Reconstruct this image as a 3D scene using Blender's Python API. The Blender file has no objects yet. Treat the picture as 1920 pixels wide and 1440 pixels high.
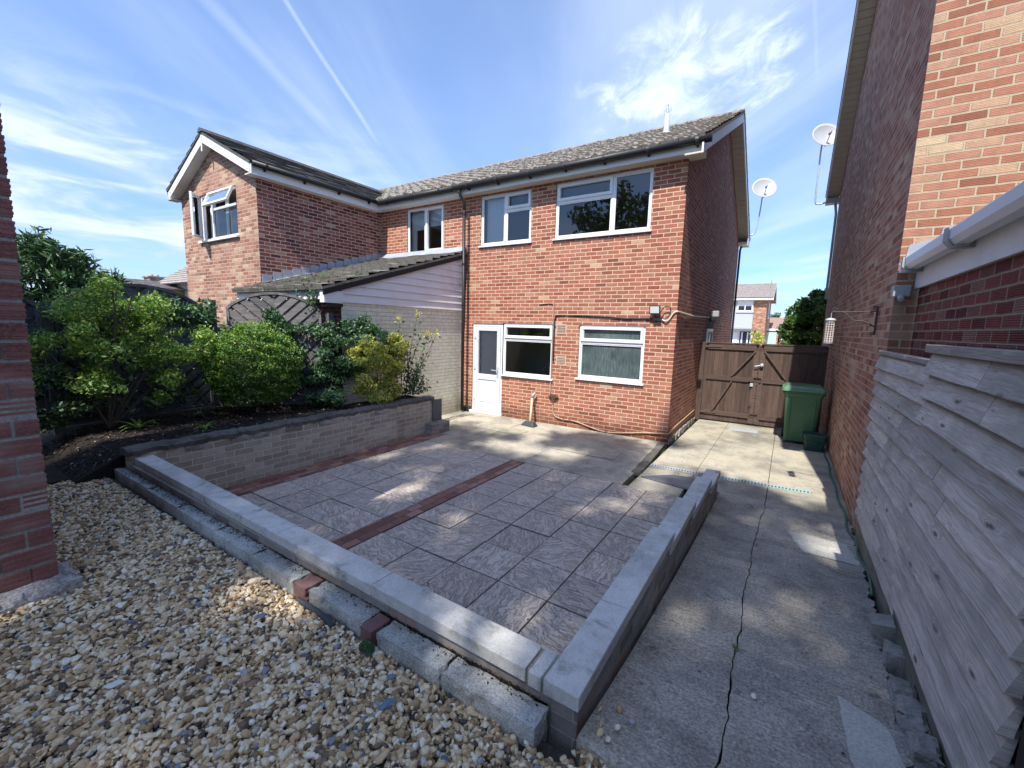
import bpy, math, random
import numpy as np
from mathutils import Matrix, Vector
random.seed(7); RNG = np.random.default_rng(11)
rad = math.radians
scene = bpy.context.scene

# ------------------------------------------------------------------ camera
F_PX, YAW, PITCH, ROLL, CAM_H = 800.81, -0.569275, 0.133989, 0.0264, 2.05
cam_data = bpy.data.cameras.new('camera'); cam = bpy.data.objects.new('camera', cam_data)
scene.collection.objects.link(cam); scene.camera = cam
cam_data.sensor_width = 36; cam_data.lens = F_PX / 1920 * 36
cam_data.clip_start = 0.03; cam_data.clip_end = 1000
_f = Vector((math.sin(YAW)*math.cos(PITCH), math.cos(YAW)*math.cos(PITCH), -math.sin(PITCH)))
_r = Vector((math.cos(YAW), -math.sin(YAW), 0)); _u = _r.cross(_f)
_r2 = _r*math.cos(ROLL) + _u*math.sin(ROLL); _u2 = -_r*math.sin(ROLL) + _u*math.cos(ROLL)
_m = Matrix.Identity(4)
for _i in range(3):
    _m[_i][0] = _r2[_i]; _m[_i][1] = _u2[_i]; _m[_i][2] = -_f[_i]
_m[2][3] = CAM_H
cam.matrix_world = _m

# ------------------------------------------------------------------ light
SUN = Vector((0.07, -0.70, 1.0)).normalized()
SUN_STRENGTH, SKY_STRENGTH, EXPOSURE = 3.2, 0.12, 1.27
sd = bpy.data.lights.new('sun', 'SUN'); so = bpy.data.objects.new('sun', sd)
scene.collection.objects.link(so)
sd.energy = SUN_STRENGTH; sd.angle = rad(0.55); sd.color = (1.0, 0.95, 0.87)
so.rotation_euler = SUN.to_track_quat('Z', 'Y').to_euler(); so.location = (0, -10, 20)
scene.view_settings.view_transform = 'Standard'; scene.view_settings.look = 'None'
scene.view_settings.exposure = EXPOSURE; scene.view_settings.gamma = 1

class NT:
    """tiny node-tree writer"""
    def __init__(s, tree): s.t = tree
    def n(s, typ, props=None, **ins):
        nd = s.t.nodes.new(typ)
        for k, v in (props or {}).items(): setattr(nd, k, v)
        for k, v in ins.items():
            key = int(k[1:]) if k[0] == '_' and k[1:].isdigit() else k.replace('_', ' ')
            s.set(nd.inputs[key], v)
        return nd
    def set(s, inp, v):
        if isinstance(v, bpy.types.NodeSocket): s.t.links.new(v, inp)
        elif isinstance(v, bpy.types.Node): s.t.links.new(v.outputs[0], inp)
        else: inp.default_value = v
    def m(s, op, a, b=0.0, c=0.0, clamp=False):
        return s.n('ShaderNodeMath', {'operation': op, 'use_clamp': clamp}, _0=a, _1=b, _2=c).outputs[0]
    def vm(s, op, a, b=(0, 0, 0)):
        nd = s.n('ShaderNodeVectorMath', {'operation': op}, _0=a, _1=b)
        return nd.outputs['Value'] if op in ('DOT_PRODUCT', 'LENGTH') else nd.outputs[0]
    def mr(s, v, a, b, c=0.0, d=1.0, smooth=False):
        return s.n('ShaderNodeMapRange', {'interpolation_type': 'SMOOTHSTEP' if smooth else 'LINEAR'}, _0=v, _1=a, _2=b, _3=c, _4=d).outputs[0]
    def mix(s, f, a, b, blend='MIX'):
        nd = s.n('ShaderNodeMix', {'data_type': 'RGBA', 'blend_type': blend}); s.set(nd.inputs[0], f)
        s.set(nd.inputs[6], (*a, 1) if isinstance(a, tuple) and len(a) == 3 else a)
        s.set(nd.inputs[7], (*b, 1) if isinstance(b, tuple) and len(b) == 3 else b)
        return nd.outputs[2]
    def noise(s, vec, scale, detail=4, rough=0.55, dist=0.0, out=0):
        return s.n('ShaderNodeTexNoise', None, Vector=vec, Scale=scale, Detail=detail, Roughness=rough, Distortion=dist).outputs[out]
    def mapping(s, vec, loc=(0, 0, 0), rot=(0, 0, 0), sc=(1, 1, 1)):
        return s.n('ShaderNodeMapping', None, Vector=vec, Location=loc, Rotation=rot, Scale=sc).outputs[0]
    def ramp(s, v, stops, interp='LINEAR'):
        nd = s.n('ShaderNodeValToRGB', None, Fac=v); cr = nd.color_ramp; cr.interpolation = interp
        while len(cr.elements) < len(stops): cr.elements.new(0.5)
        for e, (p, c) in zip(cr.elements, stops):
            e.position = p; e.color = (*c, 1) if len(c) == 3 else c
        return nd.outputs[0]

world = bpy.data.worlds.new('World'); scene.world = world; world.use_nodes = True
wt = world.node_tree; wt.nodes.clear(); W = NT(wt)
sky = W.n('ShaderNodeTexSky', {'sky_type': 'NISHITA', 'sun_disc': False})
sky.sun_elevation = math.asin(SUN.z); sky.sun_rotation = math.atan2(SUN.x, SUN.y)
sky.altitude = 50; skyt = W.mix(1.0, sky.outputs[0], (0.74, 0.83, 0.98), 'MULTIPLY'); sky.air_density = 1.0; sky.dust_density = 0.6; sky.ozone_density = 2.2
vdir = W.n('ShaderNodeTexCoord').outputs['Generated']
sep = W.n('ShaderNodeSeparateXYZ', None, Vector=vdir)
zc = W.m('MAXIMUM', sep.outputs[2], 0.04)
pl = W.n('ShaderNodeCombineXYZ', None, X=W.m('DIVIDE', sep.outputs[0], zc), Y=W.m('DIVIDE', sep.outputs[1], zc), Z=0.0).outputs[0]
# cirrus streaks drawn out along the wind direction
rot = W.mapping(pl, rot=(0, 0, -math.atan2(0.84, -0.54)))
streak = W.mapping(rot, sc=(0.16, 0.95, 1))
n1 = W.noise(streak, 1.1, 7, 0.55, 0.5)
n2 = W.noise(W.mapping(rot, loc=(5, 2, 0), sc=(0.45, 0.8, 1)), 0.55, 4, 0.5, 0.4)
cir = W.m('MULTIPLY', W.mr(n1, 0.36, 0.72, 0, 1, True), W.mr(n2, 0.30, 0.62, 0.25, 1, True))
# puffy patches: (direction, radius, strength)
def blob(c, r, elong=None):
    d = W.vm('DOT_PRODUCT', vdir, c)
    return W.mr(d, math.cos(r*1.25), math.cos(r*0.1), 0, 1, False)
puffn = W.noise(W.mapping(pl, loc=(0.3, 0.15, 0), sc=(1, 1, 1)), 1.9, 9, 0.6, 0.5)
puffm = blob((-0.372, 0.822, 0.420), rad(5.5))
for c_, r_ in (((-0.30, 0.845, 0.432), 6.5), ((-0.232, 0.864, 0.445), 6.5), ((-0.165, 0.873, 0.450), 5.5), ((-0.105, 0.88, 0.463), 5.0)): puffm = W.m('MAXIMUM', puffm, blob(c_, rad(r_)))
puffn2 = W.noise(W.mapping(rot, loc=(1.3, 0.4, 0), sc=(2.2, 4.2, 1)), 1.6, 9, 0.66, 0.9)
puffv = W.m('ADD', W.m('MULTIPLY', puffn, 0.5), W.m('MULTIPLY', puffn2, 0.5))
puff = W.mr(W.m('ADD', puffv, W.m('MULTIPLY', puffm, 0.20)), 0.55, 0.78, 0, 0.62, True)
puff = W.m('MULTIPLY', puff, W.mr(puffm, 0.0, 0.45, 0, 1, True))
lown = W.noise(W.mapping(vdir, sc=(2.2, 2.2, 9)), 1.9, 8, 0.58, 0.4)
lowm = W.m('MULTIPLY', W.mr(sep.outputs[0], -0.60, -0.90, 0, 1, True), W.m('MULTIPLY', W.mr(sep.outputs[2], 0.42, 0.16, 0, 1, True), W.mr(sep.outputs[2], -0.02, 0.05, 0, 1, True)))
low = W.m('MULTIPLY', W.mr(lown, 0.40, 0.62, 0.12, 0.9, True), lowm)
def contrail(a, b, w, s):
    a = Vector(a); b = Vector(b); nrm = a.cross(b).normalized(); mid = (a+b).normalized()
    d = W.m('ABSOLUTE', W.m('ADD', W.vm('DOT_PRODUCT', vdir, tuple(nrm)), W.m('MULTIPLY', W.m('SUBTRACT', W.noise(vdir, 14, 3), 0.5), 0.006)))
    half = a.angle(b)*0.55
    along = W.mr(W.vm('DOT_PRODUCT', vdir, tuple(mid)), math.cos(half), math.cos(half*0.55), 0, 1, True)
    return W.m('MULTIPLY', W.m('MULTIPLY', W.mr(d, w, 0, 0, 1, True), along), s)
tr = W.m('ADD', contrail((-0.735, 0.38, 0.56), (-0.715, 0.606, 0.349), 0.006, 0.26), contrail((-0.80, 0.32, 0.50), (-0.76, 0.545, 0.35), 0.016, 0.16))
tr = W.m('ADD', tr, contrail((-0.03, 0.80, 0.60), (0.0, 0.91, 0.41), 0.005, 0.08))
cover = W.m('ADD', W.m('MULTIPLY', W.m('ADD', cir, W.mr(n2, 0.30, 0.68, 0.0, 0.5, True)), 0.42), W.m('ADD', puff, W.m('ADD', low, tr)), clamp=True)
skyt = W.mix(W.mr(sep.outputs[2], 0.0, 0.55, 1.0, 0.0), skyt, W.mix(1.0, skyt, (0.46, 0.60, 0.80), 'MULTIPLY'))
horizon = W.mr(sep.outputs[2], 0.0, 0.22, 0.22, 0.0, True)
skyc = W.mix(horizon, skyt, (3.0, 4.0, 5.6))
greyn = W.mix(W.mr(lown, 0.45, 0.75), (2.2, 2.8, 3.9), (3.8, 4.3, 5.0))
cloudc = W.mix(W.m('MULTIPLY', lowm, 0.8), (3.4, 3.9, 4.7), greyn)
skyc = W.mix(cover, skyc, cloudc)
bg = W.n('ShaderNodeBackground', None, Color=skyc, Strength=SKY_STRENGTH)
wt.links.new(bg.outputs[0], W.n('ShaderNodeOutputWorld').inputs[0])
scene.cycles.use_denoising = True
scene.cycles.max_bounces = 6; scene.cycles.transparent_max_bounces = 12
scene.cycles.sample_clamp_indirect = 6

# ------------------------------------------------------------------ materials
def newmat(name):
    m = bpy.data.materials.new(name); m.use_nodes = True; m.node_tree.nodes.clear()
    t = NT(m.node_tree); return m, t
def finish(m, t, color, rough=0.8, bump=None, bstr=0.3, bdist=0.01, spec=0.5, metal=0.0, extra=None):
    p = t.n('ShaderNodeBsdfPrincipled'); t.set(p.inputs['Base Color'], (*color, 1) if isinstance(color, tuple) and len(color) == 3 else color)
    t.set(p.inputs['Roughness'], rough); p.inputs['Specular IOR Level'].default_value = spec; t.set(p.inputs['Metallic'], metal)
    if bump is not None:
        b = t.n('ShaderNodeBump', None, Height=bump, Strength=bstr, Distance=bdist); t.t.links.new(b.outputs[0], p.inputs['Normal'])
    t.t.links.new((extra(t, p) if extra else p.outputs[0]), t.n('ShaderNodeOutputMaterial').inputs[0])
    return m
def coords(t): 
    c = t.n('ShaderNodeTexCoord'); return c.outputs['UV'], c.outputs['Object'], t.n('ShaderNodeNewGeometry')
def simple(name, col, rough=0.5, var=0.12, scale=3.0, bstr=0.15, bdist=0.003, spec=0.5, metal=0.0, dirt=None, dirtamt=0.0):
    m, t = newmat(name); uv, ob, g = coords(t)
    pos = g.outputs['Position']
    n = t.noise(pos, scale, 6, 0.6); n2 = t.noise(pos, scale*9, 3, 0.6)
    f = t.m('ADD', t.m('MULTIPLY', t.m('SUBTRACT', n, 0.5), var*2.4), t.m('MULTIPLY', t.m('SUBTRACT', n2, 0.5), var))
    c = t.mix(1.0, (*col, 1), t.n('ShaderNodeCombineColor', None, _0=t.m('ADD', f, 1), _1=t.m('ADD', f, 1), _2=t.m('ADD', f, 1)).outputs[0], 'MULTIPLY')
    if dirt: c = t.mix(t.mr(t.noise(pos, scale*0.7, 7, 0.65), 0.5, 0.7, 0, dirtamt, True), c, dirt)
    return finish(m, t, c, rough, n2, bstr, bdist, spec, metal)

def brick_mat(name, stops, mortar, bw=0.225, rh=0.075, gap=0.006, rough=0.9, bdist=0.006, ridges=0.0, stain=None, stain_amt=0.4, smear=0.0, base_damp=None, seed=0.0, warp=0.006, rot90=False):
    m, t = newmat(name); uv, ob, g = coords(t)
    w = t.vm('SCALE', t.vm('SUBTRACT', t.noise(uv, 6.0, 2, 0.5, out=1), (0.5, 0.5, 0.5)))
    w.node.inputs['Scale'].default_value = warp*2
    v = t.vm('ADD', t.vm('ADD', uv, (seed*1.37, seed*0.75, 0)), w)
    if rot90: v = t.mapping(v, rot=(0, 0, rad(90)))
    br = t.n('ShaderNodeTexBrick', {'offset': 0.5, 'offset_frequency': 2}, Vector=v, Color1=(0, 0, 0, 1), Color2=(1, 1, 1, 1), Mortar=(0.5, 0.5, 0.5, 1), Scale=1.0, Mortar_Size=gap, Mortar_Smooth=0.25, Bias=0.0, Brick_Width=bw, Row_Height=rh)
    rnd = br.outputs[0]; fac = br.outputs[1]
    col = t.ramp(rnd, stops)
    sp = t.noise(uv, 60, 4, 0.7); md = t.noise(uv, 11, 4, 0.6)
    col = t.mix(1.0, col, t.ramp(t.m('ADD', t.m('MULTIPLY', sp, 0.5), t.m('MULTIPLY', md, 0.5)), [(0.3, (0.66, 0.66, 0.68)), (0.55, (1, 1, 1)), (0.75, (1.22, 1.2, 1.14))]), 'MULTIPLY')
    mcol = t.mix(t.noise(uv, 25, 3), tuple(x*0.72 for x in mortar), tuple(min(1, x*1.15) for x in mortar))
    f2 = fac
    if smear: f2 = t.m('MAXIMUM', fac, t.mr(t.noise(uv, 7, 6, 0.7), 0.62, 0.8, 0, smear, True))
    col = t.mix(f2, col, mcol)
    if stain:
        sn = t.noise(t.mapping(uv, sc=(1, 0.45, 1)), 1.1, 6, 0.62)
        col = t.mix(t.mr(sn, 0.5, 0.72, 0, stain_amt, True), col, stain, 'MULTIPLY')
    if base_damp:
        z = t.n('ShaderNodeSeparateXYZ', None, Vector=g.outputs['Position']).outputs[2]
        nz = t.m('ADD', z, t.m('MULTIPLY', t.m('SUBTRACT', t.noise(uv, 2.2, 5), 0.5), 0.5))
        col = t.mix(t.mr(nz, base_damp[0], base_damp[1], 0.75, 0, True), col, base_damp[2], 'MULTIPLY')
    h = t.m('ADD', t.m('MULTIPLY', t.m('SUBTRACT', 1.0, fac), 1.0), t.m('MULTIPLY', sp, 0.3))
    if ridges:
        vv = t.n('ShaderNodeSeparateXYZ', None, Vector=v).outputs[1]
        h = t.m('ADD', h, t.m('MULTIPLY', t.m('SINE', t.m('MULTIPLY', vv, 2*math.pi/0.0125)), ridges))
    return finish(m, t, col, rough, h, 0.9, bdist, 0.25)

RED = [(0.0, (0.21, 0.068, 0.045)), (0.1, (0.28, 0.095, 0.06)), (0.4, (0.335, 0.118, 0.072)), (0.66, (0.37, 0.14, 0.09)), (0.9, (0.39, 0.17, 0.105)), (0.97, (0.42, 0.22, 0.14)), (1.0, (0.50, 0.36, 0.22))]
ORG = [(0.0, (0.25, 0.10, 0.062)), (0.22, (0.34, 0.14, 0.085)), (0.45, (0.39, 0.175, 0.115)), (0.7, (0.42, 0.215, 0.145)), (0.88, (0.47, 0.30, 0.19)), (1.0, (0.53, 0.40, 0.25))]
DRK = [(0.0, (0.11, 0.03, 0.03)), (0.3, (0.18, 0.045, 0.04)), (0.6, (0.25, 0.065, 0.055)), (0.85, (0.20, 0.08, 0.065)), (1.0, (0.28, 0.15, 0.11))]
M = {}
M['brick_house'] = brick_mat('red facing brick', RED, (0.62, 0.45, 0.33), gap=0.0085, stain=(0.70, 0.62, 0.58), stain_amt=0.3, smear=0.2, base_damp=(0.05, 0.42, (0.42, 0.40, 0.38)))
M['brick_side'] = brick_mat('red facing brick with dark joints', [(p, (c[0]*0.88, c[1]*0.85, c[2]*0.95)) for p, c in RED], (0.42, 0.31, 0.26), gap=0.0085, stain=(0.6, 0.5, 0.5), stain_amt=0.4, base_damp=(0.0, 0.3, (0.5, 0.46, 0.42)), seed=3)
M['brick_wing'] = brick_mat('mixed pink red brick', [(p, (c[0]*0.95, c[1]*0.98+0.012, c[2]+0.015)) for p, c in ORG], (0.50, 0.39, 0.31), gap=0.008, stain=(0.55, 0.5, 0.5), stain_amt=0.5, seed=5)
M['brick_wing_side'] = brick_mat('dark red brick with pale joints', [(0, (0.10, 0.035, 0.03)), (0.35, (0.19, 0.062, 0.045)), (0.7, (0.27, 0.095, 0.07)), (0.93, (0.33, 0.16, 0.12)), (1, (0.42, 0.28, 0.20))], (0.52, 0.40, 0.34), gap=0.009, seed=6)
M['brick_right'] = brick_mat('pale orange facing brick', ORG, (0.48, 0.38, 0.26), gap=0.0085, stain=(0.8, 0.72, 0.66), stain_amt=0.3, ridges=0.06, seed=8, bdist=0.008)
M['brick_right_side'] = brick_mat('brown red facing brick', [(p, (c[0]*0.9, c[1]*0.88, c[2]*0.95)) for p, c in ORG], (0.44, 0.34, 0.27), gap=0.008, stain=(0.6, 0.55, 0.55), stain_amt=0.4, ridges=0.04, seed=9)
M['brick_ext'] = brick_mat('dark red ribbed brick', DRK, (0.32, 0.25, 0.18), gap=0.009, ridges=0.25, seed=10, bdist=0.008)
M['brick_cream'] = brick_mat('cream painted brick', [(0, (0.77, 0.73, 0.58)), (1, (0.84, 0.80, 0.66))], (0.62, 0.58, 0.46), gap=0.005, bdist=0.012, stain=(0.72, 0.70, 0.62), stain_amt=0.6, base_damp=(0.1, 0.5, (0.55, 0.52, 0.46)), warp=0.012, seed=11)
M['brick_ret'] = brick_mat('weathered grey painted brick', [(0, (0.34, 0.295, 0.225)), (0.5, (0.43, 0.38, 0.295)), (0.85, (0.50, 0.44, 0.35)), (1, (0.58, 0.52, 0.43))], (0.66, 0.60, 0.50), gap=0.007, stain=(0.42, 0.42, 0.34), stain_amt=0.7, smear=0.3, warp=0.014, bdist=0.012, seed=12)
M['brick_low'] = brick_mat('dirty purple grey brick', [(0, (0.20, 0.18, 0.165)), (0.5, (0.29, 0.265, 0.24)), (0.85, (0.37, 0.335, 0.30)), (1, (0.36, 0.22, 0.17))], (0.34, 0.315, 0.28), stain=(0.45, 0.42, 0.40), stain_amt=0.6, smear=0.3, warp=0.014, bdist=0.012, seed=13)
M['brick_pave'] = brick_mat('red paving brick', [(0, (0.18, 0.085, 0.065)), (0.5, (0.28, 0.135, 0.10)), (1, (0.40, 0.23, 0.18))], (0.10, 0.088, 0.078), bw=0.205, rh=0.1, gap=0.006, warp=0.005, smear=0.25, stain=(0.5, 0.5, 0.5), stain_amt=0.8, rot90=True)
M['brick_far'] = brick_mat('far orange brick', ORG, (0.45, 0.33, 0.22), seed=15)

def concrete(name, base, dark, speck=0.25, yellow=None, scale=1.0, brushed=0.0, moss=None, bstr=0.5):
    m, t = newmat(name); uv, ob, g = coords(t); p = g.outputs['Position']
    big = t.noise(p, 0.55*scale, 7, 0.62, 0.4); mid = t.noise(p, 3.2*scale, 7, 0.66, 0.2); fine = t.noise(p, 75*scale, 4, 0.75)
    vor = t.n('ShaderNodeTexVoronoi', {'feature': 'F1'}, Vector=p, Scale=110*scale).outputs[0]
    f = t.m('ADD', t.m('MULTIPLY', big, 0.55), t.m('MULTIPLY', mid, 0.45))
    c = t.mix(t.mr(f, 0.38, 0.60, 0, 1, True), dark, base)
    c = t.mix(t.mr(t.noise(p, 6.5*scale, 6, 0.7, 0.5), 0.55, 0.72, 0, speck*1.1, True), c, tuple(min(0.8, x*1.25) for x in base))
    c = t.mix(t.mr(t.noise(p, 14*scale, 5, 0.7), 0.56, 0.70, 0, speck*1.4, True), c, tuple(x*0.55 for x in dark))
    if yellow: c = t.mix(t.mr(t.noise(p, 0.9*scale, 5, 0.6), 0.45, 0.65, 0, 0.6, True), c, yellow)
    if moss: c = t.mix(t.mr(t.noise(p, 2.1*scale, 8, 0.7, 0.3), 0.52, 0.7, 0, 0.75, True), c, moss)
    s = t.mr(fine, 0.3, 0.72, 1-speck, 1+speck*1.1)
    c = t.mix(1.0, c, t.n('ShaderNodeCombineColor', None, _0=s, _1=s, _2=s).outputs[0], 'MULTIPLY')
    sp2 = t.m('LESS_THAN', vor, 0.17)
    c = t.mix(t.m('MULTIPLY', t.m('MULTIPLY', sp2, t.mr(mid, 0.48, 0.6)), speck*1.6), c, tuple(min(1, x*2.0) for x in base))
    h = t.m('ADD', fine, t.m('MULTIPLY', mid, 0.8))
    if brushed:
        br = t.noise(t.mapping(p, sc=(3, 70, 3)), 1.0, 3, 0.5)
        h = t.m('ADD', h, t.m('MULTIPLY', br, brushed)); c = t.mix(t.mr(br, 0.35, 0.65, 0.28*brushed, 0), c, tuple(x*0.5 for x in dark))
    return finish(m, t, c, 0.92, h, bstr, 0.006, 0.2)
M['drive'] = concrete('old tamped concrete', (0.45, 0.415, 0.355), (0.24, 0.222, 0.195), 0.62, yellow=(0.50, 0.45, 0.36), brushed=0.9, bstr=0.8)
M['apron'] = concrete('pale stained concrete', (0.40, 0.37, 0.295), (0.20, 0.187, 0.16), 0.42, yellow=(0.42, 0.38, 0.285))
M['apron2'] = concrete('grey stained concrete', (0.42, 0.385, 0.315), (0.22, 0.205, 0.175), 0.36, yellow=(0.45, 0.405, 0.31))
M['patch'] = concrete('light repair concrete', (0.52, 0.51, 0.46), (0.42, 0.41, 0.37), 0.3)
M['coping'] = concrete('pale grey coping concrete', (0.60, 0.59, 0.56), (0.44, 0.43, 0.40), 0.22, scale=2.2, moss=(0.21, 0.205, 0.18), bstr=0.45)
M['kerb'] = concrete('exposed aggregate kerb', (0.50, 0.50, 0.47), (0.30, 0.30, 0.27), 0.55, scale=1.6, moss=(0.11, 0.11, 0.09), bstr=0.9)
M['cap'] = concrete('dark mortar capping', (0.15, 0.14, 0.125), (0.065, 0.062, 0.055), 0.35, scale=1.4, moss=(0.05, 0.055, 0.035), bstr=0.8)
M['footing'] = concrete('rough footing concrete', (0.42, 0.39, 0.36), (0.16, 0.15, 0.14), 0.6, scale=0.8, moss=(0.05, 0.05, 0.05), bstr=1.0)
M['mortar'] = concrete('grey mortar', (0.36, 0.33, 0.28), (0.24, 0.22, 0.19), 0.3)
M['slate'] = simple('dark slate', (0.10, 0.11, 0.13), 0.6, 0.2, 8)

m, t = newmat('riven paving slab'); uv, ob, g = coords(t); p = g.outputs['Position']; rnd = g.outputs['Random Per Island']
rv = t.n('ShaderNodeCombineXYZ', None, X=t.m('MULTIPLY', rnd, 37.0), Y=t.m('MULTIPLY', rnd, 91.0), Z=0.0).outputs[0]
rp = t.n('ShaderNodeVectorRotate', {'rotation_type': 'Z_AXIS'}, Vector=t.vm('ADD', p, rv), Angle=t.m('MULTIPLY', t.m('ROUND', t.m('MULTIPLY', rnd, 7.3)), 1.1)).outputs[0]
wp = t.noise(rp, 3.2, 4, 0.6, out=1)
rp2 = t.vm('ADD', rp, t.vm('MULTIPLY', wp, (0.32, 0.32, 0)))
riv = t.noise(t.mapping(rp2, sc=(5, 26, 1)), 1.0, 6, 0.65, 0.6)
line = t.mr(t.m('ABSOLUTE', t.m('SUBTRACT', riv, 0.5)), 0.0, 0.05, 1, 0, True)
fine = t.noise(p, 80, 4, 0.7); big = t.noise(p, 1.3, 6, 0.6)
c = t.mix(rnd, (0.52, 0.44, 0.37), (0.68, 0.59, 0.50))
c = t.mix(t.mr(big, 0.35, 0.65), t.mix(0.35, c, (0.27, 0.235, 0.205)), c)
c = t.mix(t.mr(riv, 0.25, 0.75, 0.35, 0), c, (0.26, 0.225, 0.195))
c = t.mix(t.m('MULTIPLY', line, 0.55), c, (0.12, 0.105, 0.095))
c = t.mix(t.mr(fine, 0.4, 0.7, 0, 0.4), c, (0.66, 0.59, 0.51))
M['slab'] = finish(m, t, c, 0.85, t.m('ADD', t.m('MULTIPLY', riv, 1.0), t.m('ADD', t.m('MULTIPLY', line, -0.35), t.m('MULTIPLY', fine, 0.12))), 0.8, 0.012, 0.3)

def island_mat(name, stops, rough=0.8, speck=0.2, trans=0.0, spec=0.4, sc=90, bd=0.002):
    m, t = newmat(name); uv, ob, g = coords(t); rnd = g.outputs['Random Per Island']
    c = t.ramp(rnd, stops)
    s = t.mr(t.noise(g.outputs['Position'], sc, 4, 0.65), 0.3, 0.7, 1-speck, 1+speck)
    c = t.mix(1.0, c, t.n('ShaderNodeCombineColor', None, _0=s, _1=s, _2=s).outputs[0], 'MULTIPLY')
    ex = None
    if trans:
        def ex(t, p):
            tl = t.n('ShaderNodeBsdfTranslucent', None, Color=t.mix(1.0, c, (1.5, 1.6, 0.7), 'MULTIPLY'))
            return t.n('ShaderNodeMixShader', None, _0=trans, _1=p.outputs[0], _2=tl.outputs[0]).outputs[0]
    return finish(m, t, c, rough, t.noise(g.outputs['Position'], sc, 3), 0.3, bd, spec, extra=ex)
M['gravel'] = island_mat('flint gravel', [(0, (0.05, 0.045, 0.042)), (0.06, (0.13, 0.095, 0.065)), (0.24, (0.36, 0.24, 0.12)), (0.44, (0.56, 0.39, 0.215)), (0.64, (0.63, 0.49, 0.30)), (0.8, (0.72, 0.61, 0.42)), (0.965, (0.80, 0.74, 0.60)), (0.975, (0.36, 0.36, 0.36)), (1, (0.10, 0.13, 0.18))], 0.75, 0.22, sc=70)
M['soil'] = concrete('dark bark soil', (0.030, 0.024, 0.020), (0.012, 0.010, 0.009), 0.6, scale=1.2, bstr=1.0)
M['chips'] = island_mat('bark chips', [(0, (0.012, 0.009, 0.008)), (0.5, (0.035, 0.024, 0.02)), (0.85, (0.07, 0.05, 0.04)), (0.95, (0.16, 0.13, 0.11)), (1, (0.34, 0.30, 0.26))], 0.9)
M['earth'] = concrete('earth', (0.09, 0.075, 0.06), (0.05, 0.045, 0.035), 0.4)
M['grass'] = concrete('far grass', (0.075, 0.10, 0.035), (0.045, 0.07, 0.022), 0.4)

def wood(name, a, b, knots=0.5, axis='u', rough=0.85, green=None, lap_shade=False):
    m, t = newmat(name); uv, ob, g = coords(t); rnd = g.outputs['Random Per Island']
    off = t.n('ShaderNodeCombineXYZ', None, X=t.m('MULTIPLY', rnd, 17.0), Y=t.m('MULTIPLY', rnd, 53.0), Z=0.0).outputs[0]
    v = t.vm('ADD', uv, off)
    if axis == 'v': v = t.mapping(v, rot=(0, 0, rad(90)))
    wv = t.vm('ADD', t.mapping(v, sc=(0.9, 26, 1)), t.vm('MULTIPLY', t.noise(t.mapping(v, sc=(1.3, 5, 1)), 1.0, 2, 0.5, out=1), (0, 1.5, 0)))
    vo = t.n('ShaderNodeTexVoronoi', {'feature': 'F1', 'voronoi_dimensions': '2D'}, Vector=t.mapping(v, sc=(2.3, 8.5, 1)), Scale=1.0); vo = t.m('ADD', vo.outputs[0], t.mr(t.n('ShaderNodeSeparateColor', None, Color=vo.outputs[1]).outputs[0], 0.45, 0.75, 0.5, 0.0))
    kn = t.mr(vo, 0.0, 0.30, 1, 0, True)
    gr = t.noise(t.vm('ADD', wv, t.n('ShaderNodeCombineXYZ', None, X=0.0, Y=t.m('MULTIPLY', kn, 1.6 if knots else 0.0), Z=0.0).outputs[0]), 1.0, 4, 0.6, 0.2); fi = t.noise(t.mapping(v, sc=(6, 240, 1)), 1.0, 3, 0.6)
    rings = t.m('SINE', t.m('MULTIPLY', gr, 42.0))
    c = t.mix(t.mr(gr, 0.3, 0.7), b, a)
    c = t.mix(t.mr(rings, 0.3, 1.0, 0, 0.42), c, tuple(x*0.45 for x in b))
    c = t.mix(t.mr(fi, 0.35, 0.7, 0.45, 0), c, tuple(x*0.5 for x in b))
    c = t.mix(t.mr(t.noise(t.mapping(v, sc=(2.2, 9, 1)), 1.0, 5, 0.6), 0.48, 0.7, 0, 0.45, True), c, tuple(x*0.55 for x in b))
    c = t.mix(1.0, c, t.ramp(rnd, [(0, (0.72, 0.72, 0.73)), (0.5, (1, 1, 1)), (1, (1.2, 1.18, 1.15))]), 'MULTIPLY')
    if knots:
        c = t.mix(t.mr(vo, 0.03, 0.12, knots*0.85, 0, True), c, tuple(x*0.16 for x in b))
    if green: c = t.mix(t.mr(t.noise(uv, 1.7, 6, 0.65), 0.46, 0.68, 0, 0.7, True), c, green)
    if lap_shade:
        ed = t.n('ShaderNodeAttribute', {'attribute_name': 'lap_shade'}).outputs['Fac']; nz = t.m('ADD', ed, t.m('MULTIPLY', t.m('SUBTRACT', t.noise(t.mapping(uv, sc=(5, 20, 1)), 1.0, 4), 0.5), 0.16))
        c = t.mix(t.m('MAXIMUM', t.mr(nz, 0.64, 0.84, 0, 0.82, True), t.mr(nz, 0.05, 0.0, 0, 0.5, True)), c, tuple(x*0.28 for x in b))  # shade under each overlapping board painted into the colour, plus a dark lower edge
    h = t.m('ADD', t.m('MULTIPLY', rings, 0.3), fi)
    return finish(m, t, c, rough, h, 0.5, 0.003, 0.25)
M['wood_grey'] = wood('weathered grey boards', (0.80, 0.725, 0.64), (0.54, 0.485, 0.43), 1.0, green=(0.33, 0.31, 0.26), lap_shade=True)
M['wood_base'] = wood('damp grey board', (0.32, 0.30, 0.26), (0.19, 0.185, 0.155), 0.3, green=(0.10, 0.12, 0.07))
M['wood_dark'] = wood('dark blue grey lattice wood', (0.16, 0.175, 0.20), (0.09, 0.10, 0.115), 0.4)
M['wood_arch'] = wood('grey brown fence wood', (0.27, 0.255, 0.25), (0.16, 0.15, 0.155), 0.4)
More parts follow.
